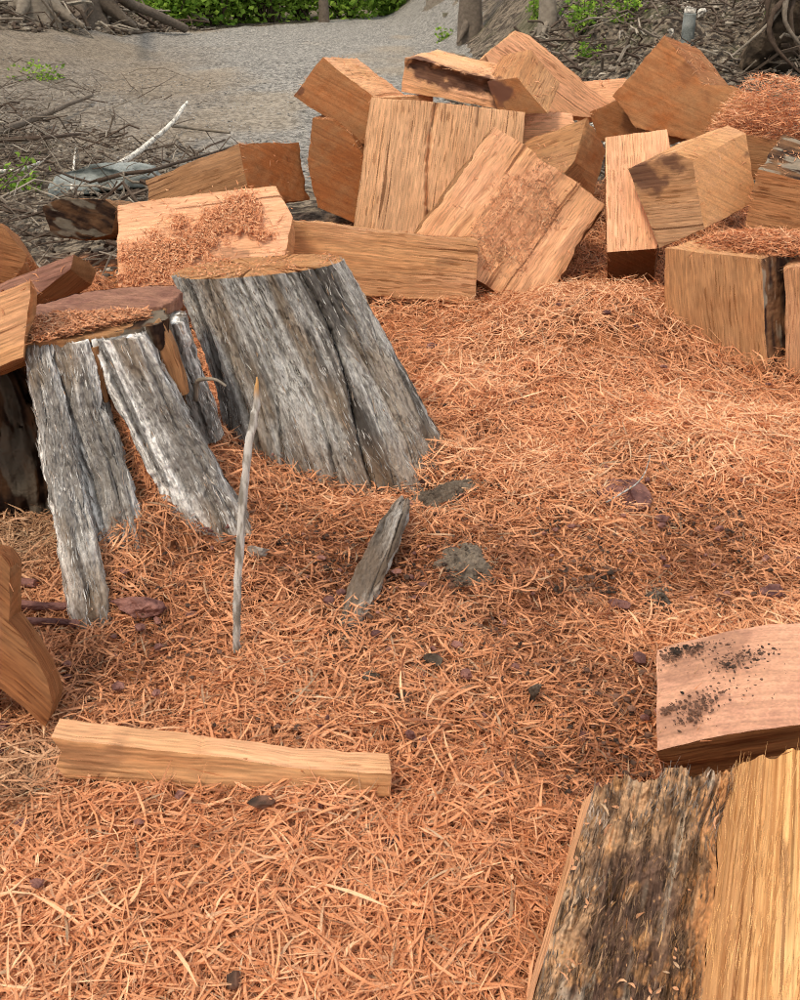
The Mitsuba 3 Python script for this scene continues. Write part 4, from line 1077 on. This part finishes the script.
twig('branch', 'white peeled branch slanting up beside the gravel road', [g0(104, 172, .10), g0(132, 156, .16), g0(160, 134, .22), g0(178, 116, .30), g0(187, 103, .34)], .024, .015, 'm_pale_stick', 'branch', 1, .01)
twig('branch', 'dark forked stick lying on the gravel right of the white branch', [g0(166, 125, .16), g0(190, 128, .06), g0(230, 133, .04)], .020, .012, 'm_stick', 'branch', 2, .01, 2.5)
twig('branch', 'short dark stick pointing down from the white branch', [g0(168, 126, .16), g0(180, 140, .08), g0(193, 155, .03)], .018, .014, 'm_stick', 'branch', 3, .01, 2.5)
twig('branch', 'long thin dark branch lying across the blue grey rock', [g0(98, 181, .14), g0(140, 172, .20), g0(180, 162, .16), g0(236, 146, .05)], .016, .008, 'm_stick', 'branch', 4, .008, 4.5)
twig('branch', 'long grey branch lying in the slash at the left edge', [g0(-30, 143, .1), g0(20, 124, .16), g0(60, 108, .14), g0(92, 96, .1)], .040, .018, 'm_stick', 'branch', 5, .014, 5.5)
twig('branch', 'brown branch lying level below the long grey one', [g0(-20, 141, .14), g0(40, 138, .2), g0(80, 135, .12)], .022, .014, 'm_stick', 'branch', 6, .01, 7.5)
twig('branch', 'pale upright twig in front of the blue grey rock', [g0(72, 190, .05), g0(74, 165, .05), g0(76, 146, .05)], .012, .006, 'm_pale_stick', 'branch', 7, .006)
twig('branch', 'crooked pale stick near the left edge below the brown branch', [g0(-20, 172, .1), g0(20, 170, .14), g0(44, 160, .12)], .018, .010, 'm_pale_stick', 'branch', 8, .008)
twig('fallen_log', 'thin grey fallen log slanting down to the road by the green undergrowth', [g0(96, -16, 1.0), g0(125, 0, .55), g0(155, 14, .35), g0(186, 29, .12)], .10, .08, 'm_stick', 'log', 9, .03, 5.5)
put('rock', *chunk(g0(112, 188, .02), (.85, .5, .34), 21, .3, 0, .9, 4), 'm_rock'); tag('rock', 'blue grey rock half hidden behind the brown blocks', 'rock')
block('grey_log', 'dull grey log end with a brown rim in front of the blue grey rock', [(40, 205), (60, 198), (105, 199), (118, 207), (112, 232), (90, 241), (52, 237)], 5.5, yaw=-8, pitch=14, L=.35,
      grain='d', tones={'f': (.36, .9), 's': (.45, 1.2)}, seed=61, edge=.02, wob=.03, kinds={-1: 'bark'}, cat_='log')


def many_twigs(key, label, n, sampler, lmin, lmax, rmin, rmax, seed, zmax=.25, mat='m_stick', cat_='twigs'):
    r = np.random.default_rng(seed); out = []
    xs, ys = sampler(r, n); zs = H(xs, ys)
    for i in range(len(xs)):
        L = r.uniform(lmin, lmax) * r.uniform(.3, 1); ya = r.uniform(0, 2 * np.pi); ti = r.normal(0, .28)
        d = np.array([math.cos(ya) * math.cos(ti), math.sin(ya) * math.cos(ti), math.sin(ti)])
        c = np.array([xs[i], ys[i], zs[i] + r.uniform(0, zmax) ** 1.0 * r.uniform(0, 1)])
        bend = r.normal(0, .12, 3) * L
        pts = np.array([c - d * L / 2, c - d * L / 6 + bend, c + d * L / 6 + bend * r.uniform(-.2, 1), c + d * L / 2])
        rad = r.uniform(rmin, rmax)
        out.append(tube(pts, [rad, rad * .9, rad * .75, rad * .4], 4, code=r.integers(0, 60) + .5))
    key = free(key); put(key, *cat(out), mat, smooth=False); tag(key, label, cat_, kind='stuff')


def left_side(r, n):
    x = r.uniform(-6.5, -.9, n * 3); y = r.uniform(4.9, 15, n * 3)
    ok = (~contains_xy(road_poly.buffer(-.5), x, y)) & (x < -.9 - .05 * (y - 5)); return x[ok][:n], y[ok][:n]


def right_bank(r, n):
    x = r.uniform(.3, 7.5, n * 2); y = r.uniform(7.4, 15, n * 2)
    ok = ~contains_xy(road_poly, x, y) & (x > .3 + .02 * y); return x[ok][:n], y[ok][:n]


def left_bank(r, n):
    x = r.uniform(-11, -4, n * 2); y = r.uniform(13, 26, n * 2)
    ok = ~contains_xy(road_poly, x, y); return x[ok][:n], y[ok][:n]


many_twigs('slash_twigs', 'grey and brown broken twigs littering the ground left of the road', 1500, left_side, .15, .9, .003, .012, 81, .22)
many_twigs('slash_twigs', 'sparse thin twigs over the left border of the gravel road', 420, lambda r, n: (-1.7 - 6 * r.uniform(0, 1, n) ** .7, 6.5 + 6 * r.uniform(0, 1, n) ** 1.6), .1, .6, .002, .007, 85, .10)
many_twigs('slash_twigs', 'grey bare brush along the left border of the gravel road', 520, lambda r, n: (r.uniform(-6.5, -2.6, n), r.uniform(8, 13.5, n)), .2, .9, .002, .006, 87, .4)
many_twigs('slash_twigs', 'fine pale bare twigs rising from the slash at the left edge', 240, lambda r, n: (r.uniform(-4.2, -1.5, n), r.uniform(5.6, 9.5, n)), .2, .8, .002, .005, 86, .45)
many_twigs('slash_twigs', 'tangle of grey twigs and roots over the bank behind the pile', 2200, right_bank, .2, 1.0, .004, .020, 82, .4)
many_twigs('slash_twigs', 'brown slash and broken branches on the far left bank', 1300, left_bank, .3, 2.0, .008, .035, 83, .5)
many_twigs('slash_twigs', 'knot of pale bare twigs behind the slanting slab', 90, lambda r, n: (r.normal(1.75, .32, n), r.normal(8.9, .35, n)), .3, .9, .008, .016, 84, .5, 'm_pale_stick')


def leaves(key, x, y, z, size, n_seed, mat='m_leaf'):
    r = np.random.default_rng(n_seed); n = len(x); S = size * r.uniform(.5, 1.1, n)
    a = unit_rows(r.normal(size=(n, 3)) * [1, 1, .6]); up = unit_rows(r.normal(size=(n, 3)) + [0, -.4, 1.3]); b = unit_rows(np.cross(up, a))
    c = np.stack([x, y, z], -1)
    V = np.stack([c - a * S[:, None] / 2, c + b * S[:, None] * .32, c + a * S[:, None] / 2, c - b * S[:, None] * .32], 1) + (np.cross(a, b) * S[:, None] * .1)[:, None] * np.array([1, 0, 1, 0])[None, :, None]
    F = np.array([[0, 1, 2], [0, 2, 3]])[None] + (np.arange(n) * 4)[:, None, None]
    k = r.integers(0, 400, n)
    put(key, V.reshape(-1, 3), F.reshape(-1, 3), np.repeat(np.stack([k + .5, k * 0 + .5], -1), 4, 0), mat, smooth=False)



def debris(key, label, sampler, n, smin, smax, seed, mat='m_stick'):
    x, y = sampler(np.random.default_rng(seed), n); key = free(key)
    crumbs(key, label, 'debris', mat, x, y, smin, smax, .06, seed)


debris('wood_debris', 'brown and grey wood debris covering the ground left of the road', left_side, 9000, .012, .075, 91)
debris('wood_debris', 'dark wood debris and clods over the bank behind the pile', right_bank, 9000, .02, .13, 92)
debris('wood_debris', 'broken wood debris over the far left bank', left_bank, 5000, .03, .22, 93)


def unit_rows(a): return a / np.linalg.norm(a, axis=1, keepdims=True)


def shrub(label, x0, y0, rad, h, n, leaf, seed, stems=9, cat_='shrub', key='shrub', group=None):
    key = free(key); r = np.random.default_rng(seed); tips = []; tubes = []
    zb = float(H(x0, y0))
    for s in range(stems):
        an = r.uniform(0, 6.28); q = r.uniform(.2, 1) * rad
        tip = np.array([x0 + math.cos(an) * q, y0 + math.sin(an) * q, zb + h * r.uniform(.55, 1.0) * (1 - .35 * q / rad)])
        base = np.array([x0 + r.normal(0, .08) * rad, y0 + r.normal(0, .08) * rad, zb - .05]); mid = (tip + base) / 2 + r.normal(0, .08, 3) * rad
        tubes.append(tube([base, mid, tip], [.014 * h, .010 * h, .004 * h], 5, code=7.5, sub=3)); tips += [(base, mid, tip)] * 1
    put(key + '__stem', *cat(tubes), 'm_stick')
    k = r.integers(0, stems, n); t = r.uniform(.25, 1.08, n)[:, None]
    B, M, Tp = (np.array([tips[i][j] for i in k]) for j in range(3))
    c = B * (1 - t) ** 2 + 2 * M * t * (1 - t) + Tp * t * t + r.normal(0, 1, (n, 3)) * rad * .17
    c[:, 2] = np.maximum(c[:, 2], zb + .03)
    leaves(key + '__foliage', c[:, 0], c[:, 1], c[:, 2], leaf, seed + 1)
    tag(key, label, cat_, group)


for i, (px, py, rad, h, lab) in enumerate([
        (172, 28, .9, 1.2, 'bright green shrub at the end of the fallen log'), (205, 27, 1.3, 1.6, 'bright green bushy shrub second from the fallen log'), (238, 25, 1.3, 1.7, 'green shrub third from the fallen log, beyond the road'),
        (268, 24, 1.3, 1.9, 'green shrub in the middle of the undergrowth beyond the road'), (300, 22, 1.4, 1.7, 'darker green shrub left of the slim pole trunk'), (345, 20, 1.2, 1.3, 'yellowish green shrub right of the slim pole trunk'),
        (385, 17, 1.0, 1.0, 'low shrub at the right end of the undergrowth beyond the road')]):
    g = g0(px, py); shrub(lab, g[0], g[1] + .5, rad, h * 1.25, 2000, .17, 200 + 3 * i, 12, group='shrubs beyond the road')
for i, (px, py, rad, h, n_, lab) in enumerate([(583, 34, .34, .6, 320, 'young leafy sapling on the bank above the slanting slab'), (535, 22, .25, .45, 200, 'small sapling at the left of the bank'), (622, 24, .28, .5, 200, 'small leafy sapling above the big orange block'),
                                                (440, 44, .22, .3, 110, 'tiny green weed beside the road behind the pile'), (590, 60, .18, .25, 110, 'low weed just behind the slanting slab'), (778, 40, .25, .35, 130, 'mossy weed hanging at the root plate'),
                                                (18, 190, .3, .25, 120, 'low weed in the slash near the left edge'), (40, 82, .4, .2, 150, 'thin weed at the left border of the road')]):
    g = g0(px, py); shrub(lab, g[0], g[1], rad, h, n_, .075, 300 + 3 * i, 7, cat_='sapling', key='sapling', group=None)


def trunk(label, px, py, r0, r1, h, seed, lean=(0, 0), roots=5, key='tree', mat='m_stick', code=5.5, cat_='tree'):
    key = free(key); g = g0(px, py); r = np.random.default_rng(seed)
    v, f, u = tube([g + [0, 0, -.2], g + [lean[0] * .1, lean[1] * .1, h * .1], g + [lean[0] * .5, lean[1] * .5, h * .5], g + [lean[0], lean[1], h]], [r0 * 1.35, r0, (r0 + r1) / 2, r1], 24, seed, 0.0, code, sub=14)
    v = v + vec_noise(v * [1, 1, .25], 5, seed, 3) * r0 * .6
    put(key + '__trunk', v, f, u, mat)
    for k in range(roots):
        an = k / max(roots, 1) * 6.28 + r.uniform(-.4, .4); d = np.array([math.cos(an), math.sin(an), 0]); Lr = r0 * r.uniform(.9, 1.7)
        pts = [g + d * r0 * .5 + [0, 0, r0 * 1.4], g + d * (r0 + Lr * .3) + [0, 0, r0 * .5], g + d * (r0 + Lr) + [0, 0, -.05]]
        put(free(key + '__root'), *tube(pts, [r0 * .42, r0 * .28, r0 * .1], 10, seed + k, r0 * .15, code, sub=6), mat)
    tag(key, label, cat_)


trunk('old grey stump with splayed roots on the far left bank', 82, 24, .42, .34, 1.5, 401, (-.1, 0), 4, 'old_stump', 'm_stick', 5.5, 'stump')
trunk('dark mossy stump left of the splayed root stump', 38, 22, .30, .28, 1.0, 402, (0, 0), 4, 'old_stump', 'm_stick', 2.5, 'stump')
trunk('slim grey pole trunk standing among the green shrubs', 324, 23, .10, .09, 7, 403, (.1, 0), 0, mat='m_stick', code=5.5)
trunk('brown grey tree trunk standing behind the rotten seamed block', 470, 38, .17, .15, 5, 404, (0, .2), 3, code=5.5)
trunk('dark leaning trunk on the bank behind the slanting slab', 548, 34, .11, .10, 4, 405, (-.3, .5), 3, code=2.5)
trunk('short grey sawn stub standing on the bank just above the big orange block', 686, 46, .06, .06, .30, 406, (0, 0), 0, 'stub', 'm_rock', 1.5, 'stump')
for i, (px, w) in enumerate([(245, .16), (205, .22), (285, .2), (355, .18), (398, .25), (150, .3), (440, .24)]):
    trunk(['slender dark trunk above the middle shrub', 'dark trunk behind the second shrub', 'dark trunk behind the darker green shrub', 'dark trunk behind the yellowish shrub', 'dark trunk beyond the far road bend', 'thick dark trunk behind the fallen log', 'dark trunk at the right of the road bend'][i],
          px, 3, w, w * .8, 9, 420 + i, (0, 0), 0, code=2.5)
# the overturned root plate at the upper right
g = g0(790, 78); key = 'root_plate'
put(key + '__earth_mass', *chunk(g + [.55, .5, .55], (2.2, 1.2, 1.7), 31, .2, 0, .4, 5), 'm_earth')
r = np.random.default_rng(5)
for k in range(12):
    a = g + [r.uniform(-.5, .6), r.uniform(-.25, .0), r.uniform(.7, 1.4)]
    put(free(key + '__root'), *tube([a, a + [r.uniform(-.3, .2), -.12, -.3], a + [r.uniform(-.5, .2), -.15, -.75]], [.035, .022, .008], 7, k, .02, k + .5, sub=5), 'm_stick')
tag(key, 'overturned root plate with dark earth and hanging roots at the upper right corner', 'root plate')
for px, py, s, lab in ((690, 10, .16, 'white sawn wood scrap uppermost on the right bank'), (701, 17, .12, 'smaller white wood scrap below the uppermost one on the bank'), (671, 34, .07, 'tiny white chip left of the short grey stub')):
    key = free('wood_scrap'); put(key, *chunk(g0(px, py, .12), (s, s * .6, s * .9), 33 + px, .4, 0, .9, 2), 'm_pale_stick'); tag(key, lab, 'wood scrap')

# dirt on the slab's top
P, n, E = BLOCKS['wood_slab']
r = np.random.default_rng(9)
tn_ = unit(np.cross(P[-1] - P[0], E)); tn_ = tn_ if tn_[2] > 0 else -tn_
pts = np.vstack([np.column_stack([r.normal(0, rad, cnt), r.normal(0, rad * .7, cnt)]) + proj(px, py, P[0], tn_)[:2] for (px, py, rad, cnt) in ((700, 705, .022, 150), (690, 720, .02, 90), (738, 662, .035, 220), (690, 650, .04, 260), (668, 712, .012, 90), (720, 695, .05, 60), (780, 665, .03, 8), (672, 655, .03, 200))])
ok = np.array([Polygon([proj(*q, P[0], tn_)[:2] for q in ((660, 748), (660, 652), (800, 625), (800, 720), (745, 728), (695, 738))]).contains(Point(*q)) for q in pts]); pts = pts[ok]
_H = H
H = lambda x, y: P[0][2] + .004 - ((x - P[0][0]) * tn_[0] + (y - P[0][1]) * tn_[1]) / tn_[2]
crumbs('dirt_crumbs', 'dark dirt crumbs smeared over the pinkish slab top', 'dirt', 'm_dirt', pts[:, 0], pts[:, 1], .002, .015, .004, 12)
H = _H
